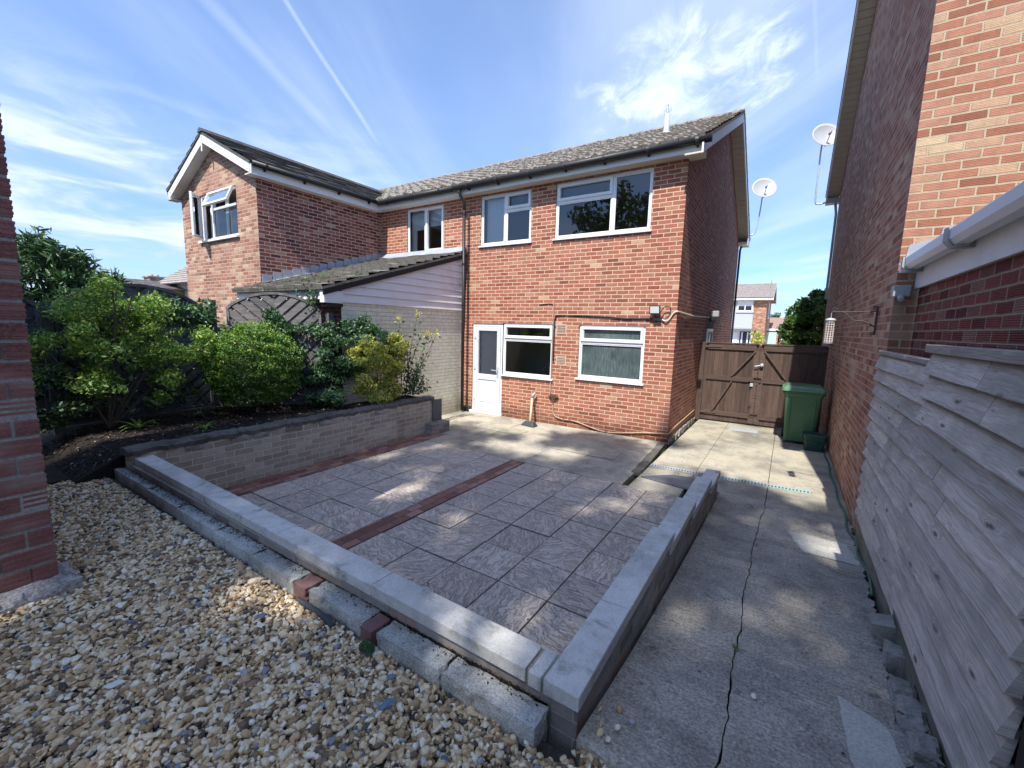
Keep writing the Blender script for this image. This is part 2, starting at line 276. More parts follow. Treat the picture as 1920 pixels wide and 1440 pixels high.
M['wood_gate'] = wood('brown stained gate boards', (0.135, 0.092, 0.075), (0.085, 0.056, 0.046), 0.0, axis='v', rough=0.7)
M['wood_gate_rail'] = wood('brown stained gate rail', (0.155, 0.105, 0.086), (0.10, 0.068, 0.056), 0.0, rough=0.7)
M['black_wood'] = simple('tarred wood', (0.02, 0.017, 0.015), 0.85)
M['upvc'] = simple('white plastic frame', (0.73, 0.74, 0.75), 0.32, 0.03, 2, 0.02, spec=0.5, dirt=(0.55, 0.55, 0.52), dirtamt=0.25)
M['white'] = simple('white painted board', (0.72, 0.72, 0.72), 0.55, 0.06, 2, 0.1, dirt=(0.48, 0.46, 0.42), dirtamt=0.5)
M['soffit'] = simple('cream soffit board', (0.50, 0.46, 0.39), 0.6, 0.08, 2)
M['clad'] = simple('lilac white cladding', (0.72, 0.70, 0.72), 0.5, 0.06, 2, dirt=(0.42, 0.42, 0.44), dirtamt=0.4)
M['black'] = simple('black plastic', (0.014, 0.015, 0.018), 0.5, 0.1, 4)
M['dark'] = simple('dark interior', (0.05, 0.048, 0.045), 0.9)
M['room'] = simple('interior plaster', (0.62, 0.57, 0.45), 0.9, 0.05)
M['curtain'] = simple('pale blind', (0.72, 0.73, 0.75), 0.9, 0.05)
M['lead'] = simple('grey lead flashing', (0.30, 0.33, 0.38), 0.45, 0.25, 5, 0.3, 0.004, dirt=(0.5, 0.5, 0.5), dirtamt=0.4)
M['metal'] = simple('galvanised metal', (0.48, 0.52, 0.56), 0.45, 0.15, 8, metal=0.3)
M['rust'] = simple('rusty iron', (0.06, 0.04, 0.035), 0.7, 0.3, 20)
M['dish'] = simple('grey dish enamel', (0.33, 0.335, 0.345), 0.5, 0.08, 4)
M['bin'] = simple('green bin plastic', (0.050, 0.135, 0.062), 0.42, 0.10, 5, dirt=(0.10, 0.17, 0.10), dirtamt=0.35)
M['bin_lid'] = simple('green bin lid plastic', (0.10, 0.23, 0.13), 0.42, 0.10, 5, dirt=(0.2, 0.3, 0.2), dirtamt=0.4)
M['caddy'] = simple('dark green caddy plastic', (0.012, 0.050, 0.042), 0.4)
M['hose'] = simple('green hose rubber', (0.018, 0.125, 0.085), 0.4, 0.15, 9)
M['terra'] = simple('buff air brick', (0.52, 0.37, 0.27), 0.85)
M['cable_b'] = simple('buff cable', (0.42, 0.29, 0.20), 0.6)
M['cable_w'] = simple('white cable', (0.62, 0.55, 0.48), 0.5)
M['lens'] = simple('lamp lens', (0.62, 0.64, 0.62), 0.25, 0.03)
M['teal'] = simple('pale green garage door', (0.42, 0.58, 0.54), 0.5, 0.03)
M['render'] = simple('grey tile hanging', (0.40, 0.42, 0.46), 0.8, 0.06, 1)
M['navy'] = simple('dark blue door paint', (0.015, 0.022, 0.05), 0.35)
M['bark'] = simple('branch bark', (0.11, 0.085, 0.06), 0.9, 0.3, 15)
M['handle'] = simple('pale wooden handle', (0.55, 0.47, 0.33), 0.6)
M['rubber'] = simple('grey black rubber', (0.045, 0.052, 0.06), 0.6)
M['teal_grate'] = simple('bluish grate plastic', (0.30, 0.42, 0.42), 0.5)
M['door'] = simple('white door panel', (0.60, 0.63, 0.67), 0.3, 0.04, 2, 0.03, dirt=(0.42, 0.44, 0.46), dirtamt=0.45)

def tile_mat(name, a, b, moss, mossamt):
    m, t = newmat(name); uv, ob, g = coords(t); p = g.outputs['Position']
    br = t.n('ShaderNodeTexBrick', {'offset': 0.0}, Vector=uv, Color1=(0, 0, 0, 1), Color2=(1, 1, 1, 1), Mortar=(0, 0, 0, 1), Scale=1.0, Mortar_Size=0.006, Mortar_Smooth=0.2, Brick_Width=0.3, Row_Height=0.3)
    c = t.mix(t.mr(t.noise(p, 9, 6, 0.7), 0.3, 0.7), a, b)
    c = t.mix(t.m('MULTIPLY', br.outputs[0], 0.35), c, tuple(x*1.35 for x in b))
    c = t.mix(t.mr(t.noise(p, 5, 7, 0.75, 0.4), 0.5, 0.66, 0, mossamt, True), c, moss)
    fine = t.noise(p, 55, 4, 0.75); s = t.mr(fine, 0.3, 0.7, 0.7, 1.3)
    c = t.mix(1.0, c, t.n('ShaderNodeCombineColor', None, _0=s, _1=s, _2=s).outputs[0], 'MULTIPLY')
    c = t.mix(br.outputs[1], c, (0.03, 0.03, 0.03))
    return finish(m, t, c, 0.9, fine, 0.6, 0.008, 0.25)
M['tile'] = tile_mat('mossy grey roof tile', (0.19, 0.17, 0.15), (0.25, 0.225, 0.195), (0.12, 0.105, 0.085), 0.6)
M['tile_low'] = tile_mat('grey brown low roof tile', (0.11, 0.10, 0.092), (0.19, 0.175, 0.155), (0.23, 0.21, 0.165), 0.6)
M['tile_dark'] = tile_mat('dark slate tile', (0.055, 0.052, 0.052), (0.10, 0.095, 0.09), (0.16, 0.145, 0.11), 0.6)
M['tile_far'] = tile_mat('brown grey far tile', (0.20, 0.175, 0.16), (0.33, 0.29, 0.27), (0.22, 0.19, 0.17), 0.4)
M['tile_red'] = tile_mat('red brown far tile', (0.26, 0.17, 0.14), (0.36, 0.25, 0.21), (0.3, 0.24, 0.2), 0.4)

m, t = newmat('window glass')
fr = t.n('ShaderNodeFresnel', None, IOR=1.5); gl = t.n('ShaderNodeBsdfGlossy', None, Color=(1, 1, 1, 1), Roughness=0.01); tp = t.n('ShaderNodeBsdfTransparent', None, Color=(0.82, 0.86, 0.86, 1))
mx = t.n('ShaderNodeMixShader', None, _0=t.m('ADD', t.m('MULTIPLY', fr.outputs[0], 1.2), 0.03), _1=tp.outputs[0], _2=gl.outputs[0])
t.t.links.new(mx.outputs[0], t.n('ShaderNodeOutputMaterial').inputs[0]); M['glass'] = m
m, t = newmat('obscured glass'); uv, ob, g = coords(t)
n = t.noise(t.mapping(uv, sc=(42, 5, 1)), 1.0, 4, 0.6, 0.5); n2 = t.noise(uv, 2.2, 3, 0.5)
c = t.mix(t.mr(n, 0.35, 0.7), (0.06, 0.085, 0.085), (0.16, 0.20, 0.195)); c = t.mix(t.mr(n2, 0.35, 0.65, 0.6, 0), c, (0.02, 0.032, 0.034))
M['frost'] = finish(m, t, c, 0.28, n, 0.6, 0.004, 0.7)

def leafmat(name, stops, trans=0.28): return island_mat(name, stops, 0.5, 0.12, trans, 0.45, sc=40, bd=0.001)
M['leaf_light'] = leafmat('light green leaves', [(0, (0.065, 0.145, 0.032)), (0.4, (0.131, 0.246, 0.058)), (0.78, (0.232, 0.362, 0.072)), (0.95, (0.478, 0.551, 0.102)), (1, (0.522, 0.551, 0.203))])
M['leaf_dark'] = leafmat('dark green leaves', [(0, (0.026, 0.065, 0.031)), (0.5, (0.052, 0.117, 0.052)), (0.9, (0.104, 0.195, 0.078)), (1, (0.182, 0.273, 0.117))], 0.15)
M['leaf_hedge'] = leafmat('clipped shrub leaves', [(0, (0.053, 0.128, 0.030)), (0.5, (0.105, 0.217, 0.045)), (0.88, (0.195, 0.315, 0.060)), (1, (0.420, 0.495, 0.105))])
M['leaf_yellow'] = leafmat('yellow variegated leaves', [(0, (0.077, 0.132, 0.028)), (0.25, (0.220, 0.275, 0.055)), (0.5, (0.462, 0.462, 0.088)), (0.8, (0.682, 0.638, 0.165)), (1, (0.660, 0.638, 0.352))])
M['leaf_blue'] = leafmat('blue green leaves', [(0, (0.036, 0.096, 0.048)), (0.5, (0.072, 0.156, 0.072)), (1, (0.144, 0.240, 0.120))], 0.2)
M['leaf_var'] = leafmat('white edged ivy leaves', [(0, (0.06, 0.10, 0.04)), (0.5, (0.15, 0.20, 0.10)), (1, (0.45, 0.47, 0.32))])
M['leaf_tree'] = leafmat('tree leaves', [(0, (0.04, 0.075, 0.02)), (1, (0.09, 0.14, 0.04))], 0.2)
M['leaf_bg'] = leafmat('bright green tree leaves', [(0, (0.03, 0.07, 0.02)), (0.5, (0.06, 0.13, 0.03)), (1, (0.14, 0.23, 0.06))])
M['petal'] = leafmat('yellow petals', [(0, (0.55, 0.50, 0.05)), (1, (0.75, 0.72, 0.18))])

# ------------------------------------------------------------------ object helpers
ORG_OF = {}
def tag(o, label=None, cat=None, group=None, kind=None):
    for k, v in (('label', label), ('category', cat), ('group', group), ('kind', kind)):
        if v: o[k] = v
    return o
def thing(name, loc, label, cat, group=None):
    o = bpy.data.objects.new(name, None); scene.collection.objects.link(o)
    o.location = loc; o.empty_display_size = 0.1; ORG_OF[o.name] = Vector(loc)
    return tag(o, label, cat, group)
def org(o): return ORG_OF.get(o.name, Vector((0, 0, 0)))

def link_mesh(name, V, Fc, mat, parent=None, loc=None, smooth=False, bevel=0, uv=True, label=None):
    V = np.asarray(V, dtype=np.float64).reshape(-1, 3)
    base = np.array(org(parent) if parent else (loc or (0, 0, 0)))
    me = bpy.data.meshes.new(name)
    if isinstance(Fc, np.ndarray):
        k = Fc.shape[1]; nf = Fc.shape[0]
        me.vertices.add(len(V)); me.vertices.foreach_set('co', (V-base).astype(np.float32).ravel())
        me.loops.add(nf*k); me.loops.foreach_set('vertex_index', Fc.astype(np.int32).ravel())
        me.polygons.add(nf); me.polygons.foreach_set('loop_start', np.arange(0, nf*k, k, dtype=np.int32))
        me.update(calc_edges=True)
    else:
        me.from_pydata([tuple(x) for x in (V-base)], [], Fc); me.update()
    if uv:
        ul = me.uv_layers.new(name='uv'); npoly = len(me.polygons); nl = len(me.loops)
        nr = np.zeros(npoly*3); me.polygons.foreach_get('normal', nr); nr = nr.reshape(-1, 3)
        lt = np.zeros(npoly, dtype=np.int32); me.polygons.foreach_get('loop_total', lt)
        li = np.zeros(nl, dtype=np.int32); me.loops.foreach_get('vertex_index', li)
        rn = np.repeat(nr, lt, axis=0); P = V[li]
        hz = np.abs(rn[:, 2]) > 0.97
        T = np.stack([-rn[:, 1], rn[:, 0], np.zeros(nl)], 1); L = np.linalg.norm(T, axis=1); L[L == 0] = 1; T /= L[:, None]
        T[hz] = (1, 0, 0); B = np.cross(rn, T); B[hz] = (0, 1, 0)
        # consistent tangent sign
        sgn = np.where(T[:, 0]+T[:, 1]*1.001 < 0, -1, 1); T *= sgn[:, None]
        sb = np.where(B[:, 2] < 0, -1, 1); sb[hz] = 1; B *= sb[:, None]
        uvs = np.stack([(P*T).sum(1), (P*B).sum(1)], 1)
        ul.data.foreach_set('uv', uvs.astype(np.float32).ravel())
    me.materials.append(mat)
    if smooth: me.polygons.foreach_set('use_smooth', np.ones(len(me.polygons), dtype=bool))
    o = bpy.data.objects.new(name, me); scene.collection.objects.link(o)
    if parent: o.parent = parent
    else: o.location = base
    ORG_OF[o.name] = Vector(base)
    if bevel:
        b = o.modifiers.new('bevel', 'BEVEL'); b.width = bevel; b.segments = 2; b.limit_method = 'ANGLE'; b.angle_limit = rad(40)
    if label: o['label'] = label
    return o

class MB:
    def __init__(s): s.v = []; s.f = []
    def add(s, vs, fs):
        b = len(s.v); s.v += [tuple(v) for v in vs]; s.f += [tuple(i+b for i in f) for f in fs]; return s
    def hexa(s, p): return s.add(p, [(0, 3, 2, 1), (4, 5, 6, 7), (0, 1, 5, 4), (1, 2, 6, 5), (2, 3, 7, 6), (3, 0, 4, 7)])
    def box(s, x0, x1, y0, y1, z0, z1):
        if x0 > x1: x0, x1 = x1, x0
        if y0 > y1: y0, y1 = y1, y0
        if z0 > z1: z0, z1 = z1, z0
        return s.hexa([(x0, y0, z0), (x1, y0, z0), (x1, y1, z0), (x0, y1, z0), (x0, y0, z1), (x1, y0, z1), (x1, y1, z1), (x0, y1, z1)])
    def bar(s, a, b, w, h, up=(0, 0, 1)):
        a = Vector(a); b = Vector(b); d = (b-a).normalized(); up = Vector(up); sx = d.cross(up).normalized()*w/2; uz = sx.cross(d).normalized()*h/2
        return s.hexa([a-sx-uz, a+sx-uz, b+sx-uz, b-sx-uz, a-sx+uz, a+sx+uz, b+sx+uz, b-sx+uz])
    def prism(s, poly, ext):
        n = len(poly); e = Vector(ext); P = [Vector(p) for p in poly]
        return s.add([tuple(p) for p in P]+[tuple(p+e) for p in P], [tuple(range(n))[::-1], tuple(range(n, 2*n))]+[(i, (i+1) % n, n+(i+1) % n, n+i) for i in range(n)])
    def tube(s, pts, r, n=8, cap=True):
        pts = [Vector(p) for p in pts]; k = len(pts); rs = r if isinstance(r, (list, tuple)) else [r]*k; b = len(s.v)
        ref = None
        for i, p in enumerate(pts):
            d = (pts[min(i+1, k-1)]-pts[max(i-1, 0)]).normalized()
            if ref is None: ref = Vector((0, 0, 1)) if abs(d.z) < 0.9 else Vector((1, 0, 0))
            x = d.cross(ref).normalized(); y = d.cross(x).normalized(); ref = -y if False else ref
            for j in range(n):
                a = 2*math.pi*j/n; s.v.append(tuple(p+x*math.cos(a)*rs[i]+y*math.sin(a)*rs[i]))
        for i in range(k-1):
            for j in range(n):
                s.f.append((b+i*n+j, b+i*n+(j+1) % n, b+(i+1)*n+(j+1) % n, b+(i+1)*n+j))
        if cap: s.f.append(tuple(b+j for j in range(n))[::-1]); s.f.append(tuple(b+(k-1)*n+j for j in range(n)))
        return s
    def lathe(s, prof, c, n=20, axis=(0, 0, 1)):
        ax = Vector(axis).normalized(); t = ax.orthogonal().normalized(); u = ax.cross(t); c = Vector(c); b = len(s.v); k = len(prof)
        for r, h in prof:
            for j in range(n):
                a = 2*math.pi*j/n; s.v.append(tuple(c+ax*h+t*r*math.cos(a)+u*r*math.sin(a)))
        for i in range(k-1):
            for j in range(n): s.f.append((b+i*n+j, b+i*n+(j+1) % n, b+(i+1)*n+(j+1) % n, b+(i+1)*n+j))
        s.f.append(tuple(b+j for j in range(n))[::-1]); s.f.append(tuple(b+(k-1)*n+j for j in range(n)))
        return s
    def build(s, name, mat, parent=None, loc=None, smooth=False, bevel=0, label=None):
        return link_mesh(name, s.v, s.f, mat, parent, loc, smooth, bevel, True, label)

def wall_holes(mb, plane, c, a0, a1, z0, z1, holes, depth, sign):
    """wall sheet on plane y=c or x=c with rectangular openings and reveals going 'depth' in direction sign"""
    As = sorted({a0, a1, *[h[0] for h in holes], *[h[1] for h in holes]}); Zs = sorted({z0, z1, *[h[2] for h in holes], *[h[3] for h in holes]})
    P = (lambda a, z, d=0: (a, c+sign*d, z)) if plane == 'y' else (lambda a, z, d=0: (c+sign*d, a, z))
    for i in range(len(As)-1):
        for j in range(len(Zs)-1):
            ca, cz = (As[i]+As[i+1])/2, (Zs[j]+Zs[j+1])/2
            if any(h[0] < ca < h[1] and h[2] < cz < h[3] for h in holes): continue
            mb.add([P(As[i], Zs[j]), P(As[i+1], Zs[j]), P(As[i+1], Zs[j+1]), P(As[i], Zs[j+1])], [(0, 1, 2, 3)])
    for h in holes:
        q = [(h[0], h[2]), (h[1], h[2]), (h[1], h[3]), (h[0], h[3])]
        for k in range(4):
            a, b = q[k], q[(k+1) % 4]
            mb.add([P(*a), P(*b), P(*b, depth), P(*a, depth)], [(0, 1, 2, 3)])
    return mb

class Pl:
    """maps (a, z, d) on a wall plane to world; d = distance out of the wall"""
    def __init__(s, plane, c, sign): s.p, s.c, s.s = plane, c, sign
    def __call__(s, a, z, d=0): return (a, s.c+s.s*d, z) if s.p == 'y' else (s.c+s.s*d, a, z)
    def box(s, mb, a0, a1, z0, z1, d0, d1):
        A = s(a0, z0, d0); B = s(a1, z1, d1); return mb.box(A[0], B[0], A[1], B[1], A[2], B[2])
def frame_ring(pl, mb, a0, a1, z0, z1, w, d0, d1):
    pl.box(mb, a0, a0+w, z0, z1, d0, d1); pl.box(mb, a1-w, a1, z0, z1, d0, d1)
    pl.box(mb, a0+w, a1-w, z0, z0+w, d0, d1); pl.box(mb, a0+w, a1-w, z1-w, z1, d0, d1)
def window(parent, pl, a0, a1, z0, z1, cells, sill=True, glass='glass', lights=(), label=None):
    """cells: fractional rects (u0,u1,v0,v1,is_sash). lights: indices with frosted lamp"""
    mb = MB(); frame_ring(pl, mb, a0, a1, z0, z1, 0.045, -0.09, -0.03)
    fr = mb.build('window_frame', M['upvc'], parent, bevel=0.004, label=label)
    W_, H_ = a1-a0, z1-z0
    mul = MB()
    for (u0, u1, v0, v1, sash) in cells:
        x0, x1, y0, y1 = a0+u0*W_, a0+u1*W_, z0+v0*H_, z0+v1*H_
        if u0 > 0.01: pl.box(mul, x0-0.03, x0+0.03, max(y0, z0+0.045), min(y1, z1-0.045), -0.088, -0.028)
        if v0 > 0.01: pl.box(mul, max(x0+(0.03 if u0 > 0.01 else 0.045), a0+0.045), min(x1-(0.03 if u1 < 0.99 else 0.045), a1-0.045), y0-0.03, y0+0.03, -0.088, -0.028)
    if mul.v: mul.build('mullion', M['upvc'], fr, bevel=0.003)
    for (u0, u1, v0, v1, sash) in cells:
        x0 = a0+u0*W_+(0.03 if u0 > 0.01 else 0.045); x1 = a0+u1*W_-(0.03 if u1 < 0.99 else 0.045)
        y0 = z0+v0*H_+(0.03 if v0 > 0.01 else 0.045); y1 = z0+v1*H_-(0.03 if v1 < 0.99 else 0.045)
        w = 0.014
        if sash:
            s_ = MB(); frame_ring(pl, s_, x0-0.012, x1+0.012, y0-0.012, y1+0.012, 0.055, -0.026, -0.004); s_.build('sash', M['upvc'], fr, bevel=0.003); w = 0.043
        bd = MB(); frame_ring(pl, bd, x0+w-0.014, x1-w+0.014, y0+w-0.014, y1-w+0.014, 0.02, -0.055, -0.036 if not sash else -0.027)
        bd.build('glazing_bead', M['upvc'], fr)
        g = MB(); g.add([pl(x0+w, y0+w, -0.06), pl(x1-w, y0+w, -0.06), pl(x1-w, y1-w, -0.06), pl(x0+w, y1-w, -0.06)], [(0, 1, 2, 3)])
        g.build('pane', M[glass], fr)
    if sill:
        s_ = MB(); pl.box(s_, a0-0.035, a1+0.035, z0-0.035, z0-0.001, -0.03, 0.045); s_.build('window_sill', M['upvc'], parent, bevel=0.004)
    return fr
def room(parent, x0, x1, y0, y1, z0, z1, mat='room', open_side='y0'):
    mb = MB(); v = [(x0, y0, z0), (x1, y0, z0), (x1, y1, z0), (x0, y1, z0), (x0, y0, z1), (x1, y0, z1), (x1, y1, z1), (x0, y1, z1)]
    f = {'bottom': (0, 1, 2, 3), 'top': (4, 5, 6, 7), 'y0': (0, 1, 5, 4), 'x1': (1, 2, 6, 5), 'y1': (2, 3, 7, 6), 'x0': (3, 0, 4, 7)}
    mb.add(v, [q for k, q in f.items() if k != open_side]); return mb.build('room_interior', M[mat], parent)

def roof_slope(name, mat, parent, p0, udir, vdir, ulen, vlen, gauge=0.30, thick=0.022, wave=0.0, wl=0.3, drop=0.0, jitter=0.004, lead=0.0, skew=0.0):
    """courses of lapped tiles; p0 = lower left corner of the slope, udir along the eave, vdir up the slope"""
    u = np.array(Vector(udir).normalized()); v = np.array(Vector(vdir).normalized()); n = np.cross(u, v)
    if n[2] < 0: n = -n
    p0 = np.array(p0, float); nc = max(1, int(round(vlen/gauge))); gauge = vlen/nc
    nu = max(2, int(ulen/(wl/8 if wave else wl))); V = []; Fc = []
    us = np.linspace(0, ulen, nu+1)
    for c in range(nc):
        lo, hi = c*gauge-(0.0 if c else 0.0), (c+1)*gauge+0.02
        if c == nc-1: hi = vlen
        rowj = RNG.normal(0, jitter, nu+1)
        rows = []
        for (vv, hh) in ((lo, thick+0.012), (hi, 0.012)):
            h = hh+rowj+(wave*0.5*(1+np.sign(np.sin(2*np.pi*us/wl))*np.abs(np.sin(2*np.pi*us/wl))**0.6) if wave else 0)
            rows.append(p0+us[:, None]*(u+skew*v*0)+v*vv+n*h[:, None])
        rows.insert(0, p0+us[:, None]*u+v*lo+n*(0.0+rowj[:, None]*0))
        b = len(V)*0+sum(len(x) for x in V); V += rows
        k = nu+1
        for r in range(2):
            for i in range(nu): Fc.append((b+r*k+i, b+r*k+i+1, b+(r+1)*k+i+1, b+(r+1)*k+i))
    V = np.concatenate(V)
    # underside + verge edges
    b = len(V); base = [p0, p0+u*ulen, p0+u*ulen+v*vlen, p0+v*vlen]
    und = [q-n*0.03 for q in base]; top = [q+n*0.012 for q in base]
    V = np.concatenate([V, np.array(und+top)])
    Fc += [(b, b+1, b+2, b+3), (b, b+1, b+5, b+4), (b+1, b+2, b+6, b+5), (b+2, b+3, b+7, b+6), (b+3, b, b+4, b+7)]
    return link_mesh(name, V, Fc, mat, parent)

# ---- vectorised scatter of small islands (leaves, stones)
def rot_mats(n, tilt=None, rng=RNG):
    q = rng.normal(size=(n, 4)); q /= np.linalg.norm(q, axis=1)[:, None]; w, x, y, z = q.T
    return np.stack([np.stack([1-2*(y*y+z*z), 2*(x*y-z*w), 2*(x*z+y*w)], 1), np.stack([2*(x*y+z*w), 1-2*(x*x+z*z), 2*(y*z-x*w)], 1), np.stack([2*(x*z-y*w), 2*(y*z+x*w), 1-2*(x*x+y*y)], 1)], 1)
def up_mats(n, tilt, rng=RNG):
    """random spin about z with a random lean of about 'tilt' radians"""
    a = rng.uniform(0, 2*np.pi, n); b = rng.normal(0, tilt, n); c = rng.normal(0, tilt, n)
    def R(ax, t):
        m = np.zeros((n, 3, 3)); i, j = [(1, 2), (2, 0), (0, 1)][ax]; m[:, ax, ax] = 1; m[:, i, i] = np.cos(t); m[:, j, j] = np.cos(t); m[:, i, j] = -np.sin(t); m[:, j, i] = np.sin(t); return m
    return R(0, b) @ R(1, c) @ R(2, a)
LEAF = (np.array([(0, -0.5, 0), (0.22, -0.15, 0.05), (0.2, 0.2, 0.04), (0, 0.55, -0.03), (-0.2, 0.2, 0.04), (-0.22, -0.15, 0.05)], float), [(0, 1, 2, 3), (0, 3, 4, 5)])
NARROW = (np.array([(0, -0.5, 0), (0.10, -0.1, 0.03), (0.09, 0.25, 0.02), (0, 0.6, -0.04), (-0.09, 0.25, 0.02), (-0.10, -0.1, 0.03)], float), [(0, 1, 2, 3), (0, 3, 4, 5)])
CARD = (np.array([(0, -0.55, 0), (0.3, 0, 0.06), (0, 0.55, 0), (-0.3, 0, 0.06)], float), [(0, 1, 2, 3)])
def scatter_mesh(name, tmpl, pos, size, mats, mat, parent=None, loc=None, aniso=None, smooth=False, uv=False):
    tv, tf = tmpl; n = len(pos); k = len(tv)
    S = np.asarray(size, float); S = np.full((n, 1), float(S)) if S.ndim == 0 else S.reshape(n, -1); S = S if S.shape[1] == 3 else np.repeat(S, 3, 1)
    V = np.einsum('nij,nkj->nki', mats, tv[None]*S[:, None, :]) + pos[:, None, :]
    F0 = np.array(tf); Fc = (F0[None]+(np.arange(n)*k)[:, None, None]).reshape(-1, F0.shape[1])
    return link_mesh(name, V.reshape(-1, 3), Fc, mat, parent, loc, smooth, 0, uv)
def blob_points(n, clumps, spread=1.0, shell=0.6, rng=RNG):
    """clumps: array of (x,y,z,rx,ry,rz)"""
    C = np.array(clumps, float); vol = C[:, 3]*C[:, 4]*C[:, 5]; w = vol**(0.67); idx = rng.choice(len(C), n, p=w/w.sum())
    d = rng.normal(size=(n, 3)); d /= np.linalg.norm(d, axis=1)[:, None]
    r = (shell+(1-shell)*rng.random(n))*spread*(1+rng.normal(0, 0.07, n))
    return C[idx, :3]+d*r[:, None]*C[idx, 3:6]
def sub_clumps(n, c, r, size, rng=RNG, bottom=-0.5, flat=0.75):
    """small clumps over the surface/volume of one big ellipsoid"""
    out = []
    while len(out) < n:
        d = rng.normal(size=3); d /= np.linalg.norm(d)
        if d[2] < bottom: continue
        k = rng.uniform(0.45, 1.0)**0.5; s = size*rng.uniform(0.6, 1.35)
        out.append((c[0]+d[0]*r[0]*k, c[1]+d[1]*r[1]*k, c[2]+d[2]*r[2]*k, s, s, s*flat))
    return out
def ico(sub=1):
    ph = (1+5**0.5)/2
    v = [(-1, ph, 0), (1, ph, 0), (-1, -ph, 0), (1, -ph, 0), (0, -1, ph), (0, 1, ph), (0, -1, -ph), (0, 1, -ph), (ph, 0, -1), (ph, 0, 1), (-ph, 0, -1), (-ph, 0, 1)]
    f = [(0, 11, 5), (0, 5, 1), (0, 1, 7), (0, 7, 10), (0, 10, 11), (1, 5, 9), (5, 11, 4), (11, 10, 2), (10, 7, 6), (7, 1, 8), (3, 9, 4), (3, 4, 2), (3, 2, 6), (3, 6, 8), (3, 8, 9), (4, 9, 5), (2, 4, 11), (6, 2, 10), (8, 6, 7), (9, 8, 1)]
    v = [np.array(x)/np.linalg.norm(x) for x in v]
    for _ in range(sub):
        cache = {}; nf = []
        def mid(a, b):
            k = (min(a, b), max(a, b))
            if k not in cache: x = v[a]+v[b]; v.append(x/np.linalg.norm(x)); cache[k] = len(v)-1
            return cache[k]
        for a, b, c in f:
            ab, bc, ca = mid(a, b), mid(b, c), mid(c, a); nf += [(a, ab, ca), (b, bc, ab), (c, ca, bc), (ab, bc, ca)]
        f = nf
    return np.array(v), f
#%%STRUCT%%
# ------------------------------------------------------------------ setting
def zd(y):
    return float(np.interp(y, [-8, 0, 1.45, 1.74, 2.15, 3.13, 4.0, 5.0, 5.9, 6.6, 40], [0.6, 0.50, 0.43, 0.375, 0.31, 0.20, 0.12, 0.055, 0.01, 0.0, 0.0]))
def struct(o): o['kind'] = 'structure'; return o
def sheet(name, outline_fn, ys, mat, zoff=0.0, thick=0.10, nx=10):
    """sloping concrete slab; outline_fn(y) -> (x0, x1); follows the fall of the drive"""
    V = []; Fc = []
    for y in ys:
        x0, x1 = outline_fn(y)
        for i in range(nx+1):
            x = x0+(x1-x0)*i/nx; V.append((x, y, zd(y)+zoff))
    k = nx+1; n = len(ys)
    for j in range(n-1):
        for i in range(nx): Fc.append((j*k+i, j*k+i+1, (j+1)*k+i+1, (j+1)*k+i))
    b = len(V)
    if thick:
        rim = [j*k for j in range(n)][::-1]+[i for i in range(k)]+[j*k+nx for j in range(n)]+[(n-1)*k+i for i in range(k)][::-1]
        rim = [rim[i] for i in range(len(rim)) if i == 0 or rim[i] != rim[i-1]]
        if rim[0] == rim[-1]: rim.pop()
        for r in rim: x, y, z = V[r]; V.append((x, y, z-thick))
        m_ = len(rim)
        for i in range(m_): Fc.append((rim[i], b+i, b+(i+1) % m_, rim[(i+1) % m_]))
    return link_mesh(name, V, Fc, mat)

g = MB(); g.add([(-400, -400, -0.08), (400, -400, -0.08), (400, 400, -0.08), (-400, 400, -0.08)], [(0, 1, 2, 3)])
struct(g.build('ground', M['grass']))
g = MB(); g.box(-6.02, -0.32, -9, 1.40, -0.05, 0.355); struct(g.build('gravel_bed_base', M['earth']))
g = MB(); g.box(-30, -6.0, -9, 1.1, -0.05, 0.40); g.hexa([(-30, 1.1, -0.05), (-5.83, 1.1, -0.05), (-5.83, 1.499, -0.05), (-30, 1.499, -0.05), (-30, 1.1, 0.40), (-5.83, 1.1, 0.40), (-5.83, 1.499, 0.60), (-30, 1.499, 0.60)]); g.box(-30, -5.80, 1.5, 4.66, -0.05, 0.60); g.box(-6.47, -5.80, 4.66, 6.12, -0.05, 0.60)
struct(g.build('planting_bed_soil', M['soil']))

# the crack between the two drive slabs wanders
def crack(y): return float(np.interp(y, [-8, 1.64, 1.9, 2.32, 2.59, 3.29, 4.66, 5.69, 6.4], [-0.07, -0.07, -0.075, -0.085, -0.08, -0.095, -0.09, -0.05, -0.05])) + 0.006*math.sin(y*7)+0.0025*math.sin(y*29+1)+0.002*math.sin(y*61)
def cw(y): return max(-0.001, 0.005*math.sin(y*5.1)*math.sin(y*17)+0.003*math.sin(y*47))
def redge(y): return float(np.interp(y, [-8, 2.06, 2.74, 3.11, 4.01, 4.87, 5.92, 8], [0.56, 0.585, 0.625, 0.64, 0.70, 0.74, 0.755, 0.755]))+0.014*math.sin(y*17)+0.012*math.sin(y*39+2)+0.008*math.sin(y*83)
ys = np.arange(-8, 5.9, 0.03)
struct(sheet('driveway', lambda y: (-0.56 if y > 1.42 else -0.34, crack(y)-0.0035-cw(y)), ys, M['drive'], 0, 0.12))
struct(sheet('driveway', lambda y: (crack(y)+0.002+cw(y+3), redge(y)), ys, M['drive'], 0, 0.12))
g = MB(); g.box(0.5, 0.9, -8, 5.2, -0.2, 0.0)
for j in range(30):
    y0 = -8+j*0.45; g.box(0.50, 0.92, y0, y0+0.45, -0.05, zd(y0+0.45)-0.10)
struct(g.build('trench_floor', M['soil']))
